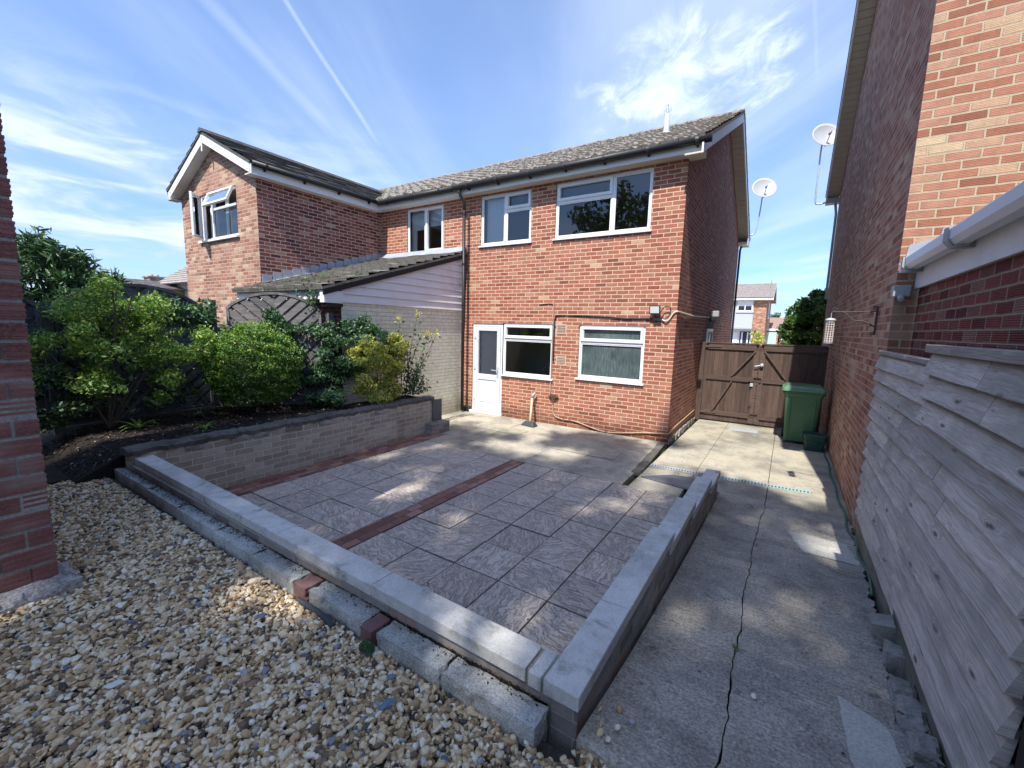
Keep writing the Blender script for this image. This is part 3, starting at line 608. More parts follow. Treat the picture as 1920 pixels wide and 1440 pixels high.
# pale apron round the house: several pours with joints
def apron(name, x0, x1, y0, y1, mat, z=0.0):
    g = MB(); g.box(x0, x1, y0, y1, -0.07, z); return struct(g.build(name, mat))
apron('concrete_apron', -0.045, 0.772, 5.905, 12, M['apron'], 0.0)
apron('concrete_apron', -0.96, -0.053, 5.905, 12, M['apron'], 0.002)
apron('concrete_apron', -1.60, -0.968, 5.42, 12, M['apron'], -0.003)
apron('concrete_apron', -3.25, -1.69, 5.43, 7.995, M['apron2'], 0.001)
apron('concrete_apron', -4.60, -3.262, 5.43, 7.995, M['apron2'], -0.002)
apron('concrete_apron', -6.495, -4.61, 5.95, 7.995, M['apron2'], 0.0)
apron('concrete_apron', -5.29, -4.61, 5.43, 5.94, M['apron2'], 0.0)
g = MB(); g.box(-13, 6, 12.0, 70, -0.06, -0.004); struct(g.build('front_road', M['drive']))
def patch(name, poly, mat, dz=0.004):
    bm = MB(); n = len(poly); V = [(x, y, zd(y)+dz) for x, y in poly]
    c = (sum(p[0] for p in poly)/n, sum(p[1] for p in poly)/n); V.append((c[0], c[1], zd(c[1])+dz+0.002)); bm.add(V, [(i, (i+1) % n, n) for i in range(n)])
    return struct(bm.build(name, mat))
def dense(poly, step=0.05, jit=0.006):
    out = []
    for i in range(len(poly)):
        a = np.array(poly[i]); b = np.array(poly[(i+1) % len(poly)]); k = max(1, int(np.linalg.norm(b-a)/step))
        for j in range(k): q = a+(b-a)*j/k; out.append((q[0]+random.gauss(0, jit), q[1]+random.gauss(0, jit)))
    return out
def drape(name, x0, x1, y0, y1, mat, dz):
    g = MB(); yy = np.linspace(y0, y1, max(3, int((y1-y0)/0.04)))
    l = [(x0(y), y, zd(y)+dz) for y in yy]; r = [(x1(y), y, zd(y)+dz) for y in yy]
    g.add(l+r, [(i, i+len(yy), i+1+len(yy), i+1) for i in range(len(yy)-1)]); return struct(g.build(name, mat))
w_ = lambda y, s: 0.008*math.sin(y*31+s)+0.006*math.sin(y*67+s*2)
drape('repair_patch', lambda y: 0.17+w_(y, 1)+(5.02-y)*0.25, lambda y: min(0.735, 0.66+(5.0-y)*0.12)-0.01+w_(y, 3), 4.52, 5.02, M['patch'], 0.005)
drape('repair_patch', lambda y: float(np.interp(y, [1.75, 2.05, 2.5], [0.44, 0.375, 0.37]))+0.3*w_(y, 2), lambda y: float(np.interp(y, [1.75, 2.1, 2.40, 2.50], [0.575, 0.57, 0.545, 0.375]))+0.3*w_(y, 5), 1.75, 2.50, M['patch'], 0.005)
for i, (x0, x1, y0, y1) in enumerate(((-6.05, -5.35, 6.62, 7.18), (-5.25, -4.15, 6.75, 7.16), (-3.2, -2.15, 6.35, 6.85))):
    patch('apron_patch', dense([(x0, y0), (x1, y0), (x1, y1), (x0, y1)], 0.1, 0.008), M['apron'], 0.006)

# paving slabs, each its own tile in one sheet
g = MB(); gap = 0.0055
def slabs(xs, ysl, stagger=0):
    for i in range(len(xs)-1):
        for j in range(len(ysl)-1):
            x0, x1, y0, y1 = xs[i]+gap, xs[i+1]-gap, ysl[j]+gap, ysl[j+1]-gap; z = random.gauss(0.0, 0.002); t1, t2 = random.gauss(0, .002), random.gauss(0, .002)
            g.hexa([(x0, y0, -0.05), (x1, y0, -0.05), (x1, y1, -0.05), (x0, y1, -0.05), (x0, y0, z), (x1, y0, z+t1), (x1, y1, z+t1+t2), (x0, y1, z+t2)])
slabs([-3.19, -2.71, -2.26, -1.80, -1.35, -0.90, -0.72], [1.58, 1.78, 2.23, 2.68, 3.13, 3.58, 4.04, 4.50, 4.95, 5.42])
slabs([-5.24, -4.80, -4.33, -3.88, -3.43], [1.58, 2.0, 2.45, 2.9, 3.36, 3.82, 4.27, 4.72, 5.1, 5.42])
pav = struct(g.build('patio', M['slab'], bevel=0.003))
for (x0, x1, y0, y1) in ((-3.427, -3.195, 1.58, 5.42), (-5.60, -5.246, 1.7, 5.93)):
    g = MB(); g.box(x0, x1, y0, y1, -0.05, 0.003); struct(g.build('paving_brick_strip', M['brick_pave']))
g = MB(); g.box(-5.62, -0.58, 1.5, 5.42, -0.3, -0.012); struct(g.build('patio_bedding', M['soil']))

# ------------------------------------------------------------------ main house
H = thing('brick_house', (-4.1, 8.0, 0), 'sunlit red brick house in the middle, with a white back door and mossy roof', 'house')
P = Pl('y', 8.0, -1)
holes = [(-6.25, -5.40, 0.02, 2.10), (-5.40, -4.13, 0.97, 2.12), (-3.55, -2.23, 1.05, 2.12), (-6.07, -4.75, 3.83, 4.90), (-4.19, -2.27, 3.83, 4.90)]
g = wall_holes(MB(), 'y', 8.0, -6.6, -1.70, -0.06, 4.97, holes, 0.12, 1)
g.build('rear_wall', M['brick_house'], H)
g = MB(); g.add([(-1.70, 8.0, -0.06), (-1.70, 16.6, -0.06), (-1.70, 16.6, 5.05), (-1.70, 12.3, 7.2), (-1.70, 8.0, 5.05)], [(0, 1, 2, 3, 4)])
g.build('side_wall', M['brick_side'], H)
g = MB(); g.add([(-6.6, 16.6, -0.06), (-1.7, 16.6, -0.06), (-1.7, 16.6, 5.05), (-6.6, 16.6, 5.05)], [(0, 1, 2, 3)]); g.build('front_wall', M['brick_far'], H)
# rough damp plinth mortar at the foot of the side wall
g = MB(); 
for k in range(26):
    y0 = 8.03+k*0.10; g.box(-1.699, -1.672+random.random()*0.02, y0, y0+0.10, -0.05, 0.05+random.random()*0.05)
g.build('mortar_fillet', M['footing'], H, bevel=0.006)
window(H, P, -5.40, -4.13, 0.97, 2.12, [(0, 1, 0, 0.70, False), (0, 1, 0.70, 1, True)])
window(H, P, -3.55, -2.23, 1.05, 2.12, [(0, 1, 0, 0.68, False), (0, 1, 0.68, 1, True)], glass='frost', label='window with obscured streaked glass')
window(H, P, -6.07, -4.75, 3.83, 4.90, [(0, 0.5, 0, 1, False), (0.5, 1, 0, 0.66, False), (0.5, 1, 0.66, 1, True)])
window(H, P, -4.19, -2.27, 3.83, 4.90, [(0, 0.62, 0, 0.66, False), (0, 0.62, 0.66, 1, True), (0.62, 1, 0, 1, False)])
room(H, -6.55, -3.9, 8.13, 10.6, 0.0, 2.35); room(H, -6.55, -4.45, 8.13, 11, 2.6, 4.94); room(H, -4.38, -1.85, 8.13, 11.5, 2.6, 4.94)
g = MB(); g.box(-6.0, -5.42, 8.16, 8.18, 3.86, 4.88); g.build('blind', M['curtain'], H)
g = MB(); g.box(-5.3, -3.95, 8.2, 8.75, 0.86, 0.90); g.box(-5.3, -3.95, 8.22, 8.72, 0.0, 0.86); g.build('kitchen_worktop', M['navy'], H)
g = MB(); g.tube([(-4.36, 8.4, 0.9), (-4.36, 8.4, 1.12), (-4.40, 8.36, 1.19), (-4.48, 8.3, 1.17), (-4.5, 8.28, 1.1)], 0.012); g.build('tap', M['metal'], H)
# back door
D = MB(); frame_ring(P, D, -6.25, -5.40, 0.04, 2.10, 0.06, -0.09, -0.02); D = D.build('door_frame', M['upvc'], H, bevel=0.004)
g = MB(); x0, x1, z0, z1 = -6.185, -5.465, 0.105, 2.035
P.box(g, x0, x0+0.10, z0, z1, -0.075, -0.012); P.box(g, x1-0.10, x1, z0, z1, -0.075, -0.012)
for a, b in ((z0, z0+0.13), (0.80, 0.93), (z1-0.10, z1)): P.box(g, x0+0.10, x1-0.10, a, b, -0.075, -0.012)
P.box(g, x0+0.10, x1-0.10, z0+0.13, 0.80, -0.06, -0.03)
P.box(g, x0+0.135, x1-0.135, z0+0.165, 0.765, -0.03, -0.022)
d = g.build('door', M['door'], H, bevel=0.004)
g = MB(); g.add([P(x0+0.10, 0.93, -0.05), P(x1-0.10, 0.93, -0.05), P(x1-0.10, z1-0.10, -0.05), P(x0+0.10, z1-0.10, -0.05)], [(0, 1, 2, 3)]); g.build('door_glass', M['glass'], d)
g = MB(); g.box(-6.15, -5.5, 8.125, 8.13, 0.9, 2.05); g.build('door_blind', M['curtain'], d)
g = MB(); P.box(g, x1-0.075, x1-0.04, 0.88, 1.12, -0.012, 0.0); g.tube([P(x1-0.058, 1.04, 0.0), P(x1-0.058, 1.04, 0.045), P(x1-0.20, 1.045, 0.05)], 0.010); g.build('door_handle', M['metal'], d, bevel=0.002)
for z in (0.35, 1.07, 1.8):
    g = MB(); P.box(g, -6.215, -6.165, z-0.035, z+0.035, -0.012, 0.004); g.build('hinge', M['upvc'], d)
g = MB(); P.box(g, -6.29, -5.36, 0.005, 0.05, -0.06, 0.07); g.build('door_sill', M['upvc'], H, bevel=0.004)
# air bricks
for (xa, xb, za, zb) in ((-4.06, -3.83, 1.92, 2.12), (-4.04, -3.81, 1.27, 1.46)):
    g = MB(); frame_ring(P, g, xa, xb, za, zb, 0.018, -0.004, 0.008)
    for k in range(1, 8): xx = xa+(xb-xa)*k/8; P.box(g, xx-0.004, xx+0.004, za+0.018, zb-0.018, -0.002, 0.006)
    for k in range(1, 6): zz = za+(zb-za)*k/6; P.box(g, xa+0.018, xb-0.018, zz-0.0045, zz+0.0045, -0.001, 0.005)
    v = g.build('air_brick', M['terra'], H); b = MB(); P.box(b, xa+0.01, xb-0.01, za+0.01, zb-0.01, 0.0005, 0.0015); b.build('vent_hole', M['dark'], v)
SL = (0, 4.58, 2.2)
roof_slope('roof', M['tile'], H, (-6.6, 7.63, 5.09), (1, 0, 0), SL, 5.20, 5.18, 0.30, 0.028, wave=0.02, wl=0.30, jitter=0.009)
roof_slope('roof', M['tile'], H, (-1.40, 16.88, 5.13), (-1, 0, 0), (0, -4.58, 2.2), 5.20, 5.08, 0.30, 0.03, wave=0.035, wl=0.30)
g = MB()
for k in range(12):
    xa = -6.6+k*0.433; g.prism([(xa, 12.17, 7.30), (xa, 12.24, 7.385), (xa, 12.30, 7.405), (xa, 12.36, 7.385), (xa, 12.43, 7.30)], (0.427, 0, 0))
g.build('ridge_tiles', M['tile'], H)
g = MB(); g.box(-6.595, -1.43, 7.76, 7.782, 4.93, 5.09); g.build('fascia', M['white'], H, bevel=0.003)
g = MB(); g.box(-6.595, -1.44, 7.783, 7.999, 4.932, 4.95); g.build('soffit', M['soffit'], H)
g = MB(); g.tube([(-6.6, 7.685, 5.07), (-1.31, 7.685, 5.08)], 0.066, 14); gut = g.build('gutter', M['black'], H, smooth=True)
for k in range(7):
    xx = -6.2+k*0.78; b = MB(); b.tube([(xx-0.025, 7.685, 5.072), (xx+0.025, 7.685, 5.072)], 0.074, 12); b.box(xx-0.015, xx+0.015, 7.70, 7.759, 4.985, 5.05); b.build('gutter_bracket', M['black'], gut)
# bargeboards on the verge and the boarded soffit behind
def rake(ya, za, yb, zb, x, t, h, mat, name, par, drop=0.0):
    g = MB(); g.prism([(x, ya, za-drop-h), (x, yb, zb-drop-h), (x, yb, zb-drop), (x, ya, za-drop)], (t, 0, 0)); return g.build(name, mat, par)
for ya, za, yb, zb in ((7.65, 5.09, 12.3, 7.325), (16.86, 5.135, 12.3, 7.325)):
    rake(ya, za, yb, zb, -1.442, 0.028, 0.19, M['white'], 'bargeboard', H, 0.035)
    g = MB(); n_ = 26
    for k in range(n_):
        f0, f1 = k/n_, (k+0.93)/n_; q = [(ya+(yb-ya)*f, za+(zb-za)*f-0.225) for f in (f0, f1)]
        g.prism([(-1.698, *q[0]), (-1.698, *q[1]), (-1.445, *q[1]), (-1.445, *q[0])], (0, 0, 0.02))
    g.build('verge_soffit', M['soffit'], H)
g = MB(); g.box(-1.697, -1.444, 7.784, 8.10, 4.918, 5.10); g.build('box_end', M['soffit'], H)
g = MB(); g.box(-1.70, -1.43, 16.3, 16.85, 4.93, 5.0); g.box(-1.446, -1.415, 16.3, 16.86, 4.9, 5.12); g.build('box_end', M['white'], H)
g = MB(); g.tube([(-1.62, 16.72, 5.0), (-1.66, 16.66, 4.8), (-1.67, 16.64, 0.0)], 0.034); g.build('downpipe', M['black'], H, label='thin black downpipe at the far corner')
# flue terminal on the roof
g = MB(); g.lathe([(0.13, -0.02), (0.11, 0.02), (0.062, 0.08), (0.058, 0.40)], (-2.62, 9.95, 6.20), 18); fl = g.build('flue_pipe', M['metal'], H, smooth=True)
g = MB()
for k in range(8):
    a = k*math.pi/4; g.tube([(-2.62+0.066*math.cos(a), 9.95+0.066*math.sin(a), 6.62), (-2.62+0.085*math.cos(a), 9.95+0.085*math.sin(a), 6.70), (-2.62+0.06*math.cos(a), 9.95+0.06*math.sin(a), 6.78), (-2.62, 9.95, 6.80)], 0.005, 5)
g.build('flue_guard', M['metal'], fl)
# small side window beyond the gate
PS = Pl('x', -1.70, 1)
g = MB(); frame_ring(PS, g, 11.35, 12.25, 1.15, 2.12, 0.07, 0.002, 0.03); PS.box(g, 11.78, 11.84, 1.2, 2.08, 0.001, 0.025)
sw = g.build('window_frame', M['upvc'], H, bevel=0.003); g = MB(); g.add([PS(11.4, 1.2, 0.006), PS(12.2, 1.2, 0.006), PS(12.2, 2.08, 0.006), PS(11.4, 2.08, 0.006)], [(0, 1, 2, 3)]); g.build('pane', M['frost'], sw)
g = MB(); PS.box(g, 11.25, 12.35, 2.13, 2.36, 0.001, 0.012); g.build('lintel', M['cap'], H)
# downpipe between the two houses
g = MB(); g.tube([(-6.44, 7.685, 5.04), (-6.44, 7.69, 4.96), (-6.42, 7.74, 4.86), (-6.385, 7.80, 4.76), (-6.385, 7.80, 4.55)], 0.034, 10); g.tube([(-6.385, 7.80, 4.6), (-6.385, 7.80, 0.03)], 0.037, 10)
dp = g.build('downpipe', M['black'], H, smooth=True, label='black rainwater pipe running down to the ground')
for z in (4.5, 3.4, 2.5, 1.4, 0.6):
    g = MB(); g.lathe([(0.036, 0), (0.044, 0), (0.044, 0.05), (0.036, 0.05)], (-6.385, 7.80, z), 12); g.build('pipe_collar', M['black'], dp)
g = MB(); g.tube([(-6.37, 7.82, 0.12), (-6.36, 7.92, 0.13), (-6.30, 7.96, 0.10)], 0.03); g.box(-6.45, -6.28, 7.90, 7.995, 0.0, 0.12); g.build('waste_pipe', M['black'], H)

# ------------------------------------------------------------------ neighbour with the projecting wing
N = thing('brick_house', (-9.4, 6.4, 0), 'red brick house with a projecting gabled wing, its window propped open, above the lean-to', 'house')
g = wall_holes(MB(), 'y', 8.0, -9.4, -6.6, 3.0, 4.97, [(-8.41, -7.16, 3.80, 4.90)], 0.12, 1); g.build('rear_wall', M['brick_house'], N)
g = MB(); g.add([(-9.4, 8, -0.06), (-6.6, 8, -0.06), (-6.6, 8, 3.0), (-9.4, 8, 3.0)], [(0, 1, 2, 3)]); g.build('lower_wall', M['brick_house'], N)
window(N, P, -8.41, -7.16, 3.80, 4.90, [(0, 0.5, 0, 1, False), (0.5, 1, 0, 1, True)])
room(N, -9.3, -6.7, 8.13, 10.6, 2.6, 4.94); g = MB(); g.box(-8.38, -7.80, 8.15, 8.16, 4.4, 4.88); g.box(-7.76, -7.2, 8.15, 8.16, 4.45, 4.88); g.box(-8.38, -8.2, 8.15, 8.16, 3.8, 4.4); g.build('blind', M['curtain'], N)
roof_slope('roof', M['tile'], N, (-15.0, 7.63, 5.09), (1, 0, 0), SL, 8.395, 5.18, 0.30, 0.028, wave=0.02, wl=0.30, jitter=0.009)
roof_slope('roof', M['tile'], N, (-6.6, 16.88, 5.13), (-1, 0, 0), (0, -4.58, 2.2), 8.4, 5.08, 0.30, 0.03, wave=0.0)
g = MB()
for k in range(19):
    xa = -15+k*0.442; g.prism([(xa, 12.17, 7.30), (xa, 12.24, 7.385), (xa, 12.30, 7.405), (xa, 12.36, 7.385), (xa, 12.43, 7.30)], (0.436, 0, 0))
g.build('ridge_tiles', M['tile'], N)
g = MB(); g.add([(-15, 8, 0), (-12.93, 8, 0), (-12.93, 8, 5), (-15, 8, 5), (-15, 16.6, 0), (-15, 16.6, 5.05), (-15, 12.3, 7.2), (-15, 8, 5.05)], [(0, 1, 2, 3), (0, 4, 5, 6, 7)]); g.build('side_wall', M['brick_far'], N)
g = MB(); g.box(-9.25, -6.605, 7.76, 7.782, 4.93, 5.09); g.build('fascia', M['white'], N); g = MB(); g.box(-9.39, -6.605, 7.783, 7.999, 4.932, 4.95); g.build('soffit', M['white'], N)
g = MB(); g.tube([(-9.10, 7.685, 5.07), (-6.605, 7.685, 5.07)], 0.066, 14); gg = g.build('gutter', M['black'], N, smooth=True)
for k in range(3): b = MB(); xx = -8.8+k*0.9; b.tube([(xx-0.025, 7.685, 5.072), (xx+0.025, 7.685, 5.072)], 0.074, 12); b.build('gutter_bracket', M['black'], gg)
# wing
PW = Pl('y', 4.83, -1)
g = MB(); wall_holes(g, 'y', 4.83, -12.93, -9.4, -0.06, 4.9, [(-11.95, -10.22, 3.86, 4.89)], 0.14, 1)
g.add([(-12.93, 4.83, 4.9), (-9.4, 4.83, 4.9), (-9.4, 4.83, 5.12), (-11.165, 4.83, 6.0), (-12.93, 4.83, 5.12)], [(0, 1, 2, 3, 4)]); g.build('gable_wall', M['brick_wing'], N)
g = MB(); g.add([(-9.4, 4.83, -0.06), (-9.4, 8.0, -0.06), (-9.4, 8.0, 5.05), (-9.4, 4.83, 5.05)], [(0, 1, 2, 3)]); g.build('wing_side_wall', M['brick_wing_side'], N)
g = MB(); g.add([(-12.93, 4.83, -0.06), (-12.93, 8.0, -0.06), (-12.93, 8.0, 5.05), (-12.93, 4.83, 5.05)], [(0, 1, 2, 3)]); g.build('wing_side_wall', M['brick_wing'], N)
roof_slope('wing_roof', M['tile_dark'], N, (-9.15, 4.60, 5.11), (0, 1, 0), (-1.985, 0, 0.955), 5.2, 2.20, 0.28, 0.03, jitter=0.005, wl=0.33)
roof_slope('wing_roof', M['tile_dark'], N, (-13.12, 9.8, 5.11), (0, -1, 0), (1.985, 0, 0.955), 5.2, 2.20, 0.28, 0.03, jitter=0.005, wl=0.33)
g = MB()
for k in range(12):
    ya = 4.58+k*0.43; g.prism([(-11.24, ya, 6.05), (-11.19, ya, 6.12), (-11.135, ya, 6.14), (-11.08, ya, 6.12), (-11.03, ya, 6.05)], (0, 0.425, 0))
g.build('ridge_tiles', M['tile_dark'], N)
for s in (-1, 1):
    ex = -11.135+s*1.985
    g = MB(); g.prism([(ex, 4.62, 5.075-0.19), (-11.135, 4.62, 6.03-0.19), (-11.135, 4.62, 6.03), (ex, 4.62, 5.075)], (0, 0.026, 0)); g.build('bargeboard', M['white'], N, bevel=0.003)
    g = MB(); g.prism([(ex, 4.647, 5.075-0.19), (-11.135, 4.647, 6.03-0.19), (-11.135, 4.647, 6.01-0.17), (ex, 4.647, 5.075-0.17)], (0, 0.182, 0)); g.build('verge_soffit', M['white'], N)
g = MB(); g.box(-11.16, -11.11, 4.605, 4.619, 5.66, 5.99); g.build('apex_strip', M['white'], N)
g = MB(); g.box(-9.222, -9.2, 4.62, 7.85, 4.90, 5.08); g.build('fascia', M['white'], N, bevel=0.003); g = MB(); g.box(-9.399, -9.223, 4.62, 7.84, 4.90, 4.918); g.build('soffit', M['white'], N)
g = MB(); g.box(-13.1, -13.08, 4.62, 7.85, 4.90, 5.08); g.box(-13.08, -12.931, 4.62, 7.84, 4.90, 4.918); g.build('fascia', M['white'], N)
g = MB(); g.tube([(-9.135, 4.64, 5.09), (-9.135, 7.76, 5.10)], 0.055, 12); gg = g.build('gutter', M['black'], N, smooth=True)
for k in range(4): b = MB(); yy = 4.9+k*0.85; b.tube([(-9.135, yy-0.02, 5.095), (-9.135, yy+0.02, 5.095)], 0.063, 12); b.box(-9.2, -9.14, yy-0.015, yy+0.015, 5.0, 5.07); b.build('gutter_bracket', M['black'], gg)
g = MB(); g.tube([(-13.15, 4.64, 5.06), (-13.15, 7.76, 5.06)], 0.05, 10); g.build('gutter', M['black'], N, smooth=True)
# open window of the wing
g = MB(); frame_ring(PW, g, -11.95, -10.22, 3.86, 4.89, 0.05, -0.10, -0.03); PW.box(g, -11.46, -11.40, 3.9, 4.85, -0.098, -0.032); PW.box(g, -11.40, -10.26, 4.50, 4.555, -0.098, -0.032)
wf = g.build('window_frame', M['upvc'], N, bevel=0.004)
g = MB(); g.add([PW(-11.4, 3.91, -0.06), PW(-10.27, 3.91, -0.06), PW(-10.27, 4.5, -0.06), PW(-11.4, 4.5, -0.06)], [(0, 1, 2, 3)]); g.build('pane', M['glass'], wf)
def sash_open(hinge, du, dv, w, h, name):
    du = Vector(du).normalized(); dv = Vector(dv).normalized(); n = du.cross(dv); hz = Vector(hinge)
    g = MB(); t_ = 0.05
    def bb(a0, a1, b0, b1, o0, o1, G):
        q = [hz+du*a+dv*b+n*o for o in (o0, o1) for a, b in ((a0, b0), (a1, b0), (a1, b1), (a0, b1))]; G.hexa([tuple(x) for x in q])
    bb(0, t_, 0, h, -0.025, 0.025, g); bb(w-t_, w, 0, h, -0.025, 0.025, g); bb(t_, w-t_, 0, t_, -0.025, 0.025, g); bb(t_, w-t_, h-t_, h, -0.025, 0.025, g)
    o = g.build(name, M['upvc'], wf, bevel=0.004); q = [hz+du*a+dv*b for a, b in ((t_, t_), (w-t_, t_), (w-t_, h-t_), (t_, h-t_))]
    G = MB(); G.add([tuple(x) for x in q], [(0, 1, 2, 3)]); G.build('sash_pane', M['glass'], wf)
sash_open((-11.86, 4.79, 3.90), (0.74, -0.67, 0), (0, 0, 1), 0.46, 0.95, 'open_casement')
sash_open((-11.40, 4.79, 4.86), (1, 0, 0), (0, -0.40, -0.92), 1.14, 0.34, 'top_hung_sash')
g = MB(); PW.box(g, -12.02, -10.16, 3.81, 3.855, -0.03, 0.06); g.build('window_sill', M['upvc'], N, bevel=0.004)
g = MB(); g.box(-11.85, -11.6, 5.0, 5.02, 3.87, 4.88); g.box(-11.1, -10.95, 5.0, 5.02, 3.87, 4.88); g.build('curtain', M['curtain'], N); room(N, -12.8, -9.5, 4.98, 7.5, 2.6, 4.95)

# ------------------------------------------------------------------ lean-to store against the neighbour
L = thing('lean_to', (-6.5, 6.3, 0), 'low lean-to store with cream painted brick wall, white cladding and dark tiled roof', 'outbuilding')
g = MB(); g.add([(-6.5, 4.66, -0.06), (-6.5, 7.999, -0.06), (-6.5, 7.999, 2.42), (-6.5, 4.66, 2.42)], [(0, 1, 2, 3)]); g.build('painted_wall', M['brick_cream'], L)
g = MB(); g.add([(-9.39, 4.66, -0.06), (-6.5, 4.66, -0.06), (-6.5, 4.66, 2.6), (-9.39, 4.66, 2.6)], [(0, 1, 2, 3)]); g.build('front_wall', M['brick_ext'], L)
rz = lambda y: 2.60+0.30*(y-4.28)
def clip(poly, a, b, c):   # keep a*y+b*z<=c
    out = []
    for i in range(len(poly)):
        p, q = poly[i], poly[(i+1) % len(poly)]; dp_, dq = a*p[0]+b*p[1]-c, a*q[0]+b*q[1]-c
        if dp_ <= 0: out.append(p)
        if (dp_ < 0 < dq) or (dq < 0 < dp_): f = dp_/(dp_-dq); out.append((p[0]+(q[0]-p[0])*f, p[1]+(q[1]-p[1])*f))
    return out
bh = 0.145; z = 2.385; g = MB(); k = 0
while z < 3.7:
    q = clip([(4.66, z), (7.90, z), (7.90, z+bh), (4.66, z+bh)], -0.30, 1, 2.60-0.30*4.28-0.10)
    if len(q) > 2:
        inner = [(-6.497, y, zz) for y, zz in q]; outer = [(-6.497+0.034-0.026*(zz-z)/bh, y, zz) for y, zz in q]; n = len(q)
        g.add(inner+outer, [tuple(range(n)), tuple(range(n, 2*n))]+[(i, (i+1) % n, n+(i+1) % n, n+i) for i in range(n)])
    z += bh
g.build('cladding', M['clad'], L)
roof_slope('roof', M['tile_low'], L, (-9.395, 4.26, 2.60), (1, 0, 0), (0, 3.74, 1.122), 2.975, 3.90, 0.24, 0.042, jitter=0.011, wl=0.28)
g = MB(); g.prism([(-6.446, 4.28, 2.48), (-6.446, 7.9, 3.57), (-6.446, 7.9, 3.68), (-6.446, 4.28, 2.585)], (0.02, 0, 0)); g.build('verge_board', M['black_wood'], L)
g = MB(); g.box(-9.39, -6.56, 4.34, 4.36, 2.42, 2.58); g.box(-9.39, -6.56, 4.361, 4.659, 2.42, 2.436); g.build('eaves_board', M['white'], L)
g = MB(); g.box(-6.56, -6.44, 4.30, 4.655, 2.36, 2.565); g.build('corner_box', M['white'], L, bevel=0.004)
g = MB(); g.box(-6.57, -6.449, 4.34, 4.655, 2.30, 2.355); g.build('corner_bracket', M['black_wood'], L)
g = MB(); g.prism([(-9.39, 7.80, 3.70), (-9.39, 7.992, 3.79), (-9.39, 7.992, 3.86), (-9.39, 7.80, 3.72)], (2.93, 0, 0))
k = 0; y = 4.84
while y < 7.95:
    y1 = min(y+0.22, 7.97); zt = rz(y1)+0.17; g.prism([(-9.397, y, rz(y)+0.0), (-9.397, y1, rz(y1)+0.0), (-9.397, y1, zt), (-9.397, y+0.03, zt)], (0.008+0.004*random.random(), 0, 0)); y += 0.22
g.prism([(-9.392, 4.84, rz(4.84)+0.05), (-9.392, 7.98, rz(7.98)+0.05), (-9.24, 7.98, rz(7.98)+0.05), (-9.24, 4.84, rz(4.84)+0.05)], (0, 0, 0.008))
g.build('lead_flashing', M['lead'], L)

# ------------------------------------------------------------------ house on the right
R_ = thing('brick_house', (0.77, 9.8, 0), 'tall brick house at the right, its long shaded side wall along the drive', 'house')
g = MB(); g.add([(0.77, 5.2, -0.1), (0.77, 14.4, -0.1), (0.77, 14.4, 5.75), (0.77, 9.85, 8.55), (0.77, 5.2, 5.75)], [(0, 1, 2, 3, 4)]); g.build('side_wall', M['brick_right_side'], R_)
g = MB(); g.add([(0.77, 5.2, -0.1), (8, 5.2, -0.1), (8, 5.2, 5.8), (0.77, 5.2, 5.8)], [(0, 1, 2, 3)]); g.build('rear_wall', M['brick_right'], R_)
g = MB(); g.add([(0.77, 14.4, -0.1), (8, 14.4, -0.1), (8, 14.4, 5.8), (0.77, 14.4, 5.8), (8, 5.2, -0.1), (8, 5.2, 5.8), (8, 9.85, 8.55)], [(0, 1, 2, 3), (1, 4, 5, 6, 2)]); g.build('far_wall', M['brick_right'], R_)
sl = 0.655; rl = math.hypot(1, sl)
roof_slope('roof', M['tile'], R_, (0.47, 5.05, 5.72), (1, 0, 0), (0, 1, sl), 7.7, 4.8*rl, 0.30, 0.03, wave=0.03)
roof_slope('roof', M['tile'], R_, (8.17, 14.65, 5.72), (-1, 0, 0), (0, -1, sl), 7.7, 4.8*rl, 0.30, 0.03, wave=0.03)
for ya, yb in ((5.05, 9.85), (14.65, 9.85)):
    za, zb = 5.72, 5.72+4.8*sl
    rake(ya, za, yb, zb, 0.485, 0.025, 0.19, M['white'], 'bargeboard', R_, 0.035)
    g = MB(); n_ = 40
    for k in range(n_):
        q = [(ya+(yb-ya)*f, za+(zb-za)*f-0.21) for f in (k/n_, (k+0.9)/n_)]
        g.prism([(0.511, *q[0]), (0.511, *q[1]), (0.768, *q[1]), (0.768, *q[0])], (0, 0, 0.018))
    g.build('verge_soffit', M['soffit'], R_)
g = MB(); g.box(0.50, 0.78, 14.35, 14.62, 5.48, 5.60); g.tube([(0.70, 14.5, 5.5), (0.74, 14.47, 5.2), (0.74, 14.45, 3.0)], 0.03); g.build('eaves_end', M['dish'], R_)
# lean-to garage of the right house
G_ = thing('garage', (1.3, 2.5, 0), 'low dark red brick garage with a white gutter, behind the grey board fence', 'garage')
g = MB(); g.add([(0.93, -3, -0.1), (0.93, 5.19, -0.1), (0.93, 5.19, 2.60), (0.93, -3, 2.60)], [(0, 1, 2, 3)]); g.build('wall', M['brick_ext'], G_)
g = MB(); g.box(0.895, 0.92, -3, 5.19, 2.47, 2.66); g.build('fascia', M['white'], G_, bevel=0.003)
g = MB()
prof = [(0.775, 2.72), (0.775, 2.655), (0.80, 2.62), (0.86, 2.62), (0.89, 2.66), (0.89, 2.72), (0.882, 2.72), (0.882, 2.665), (0.855, 2.63), (0.805, 2.63), (0.785, 2.66), (0.785, 2.72)]
g.prism([(x, -3, z) for x, z in prof], (0, 8.13, 0)); gt = g.build('gutter', M['upvc'], G_, bevel=0.003)
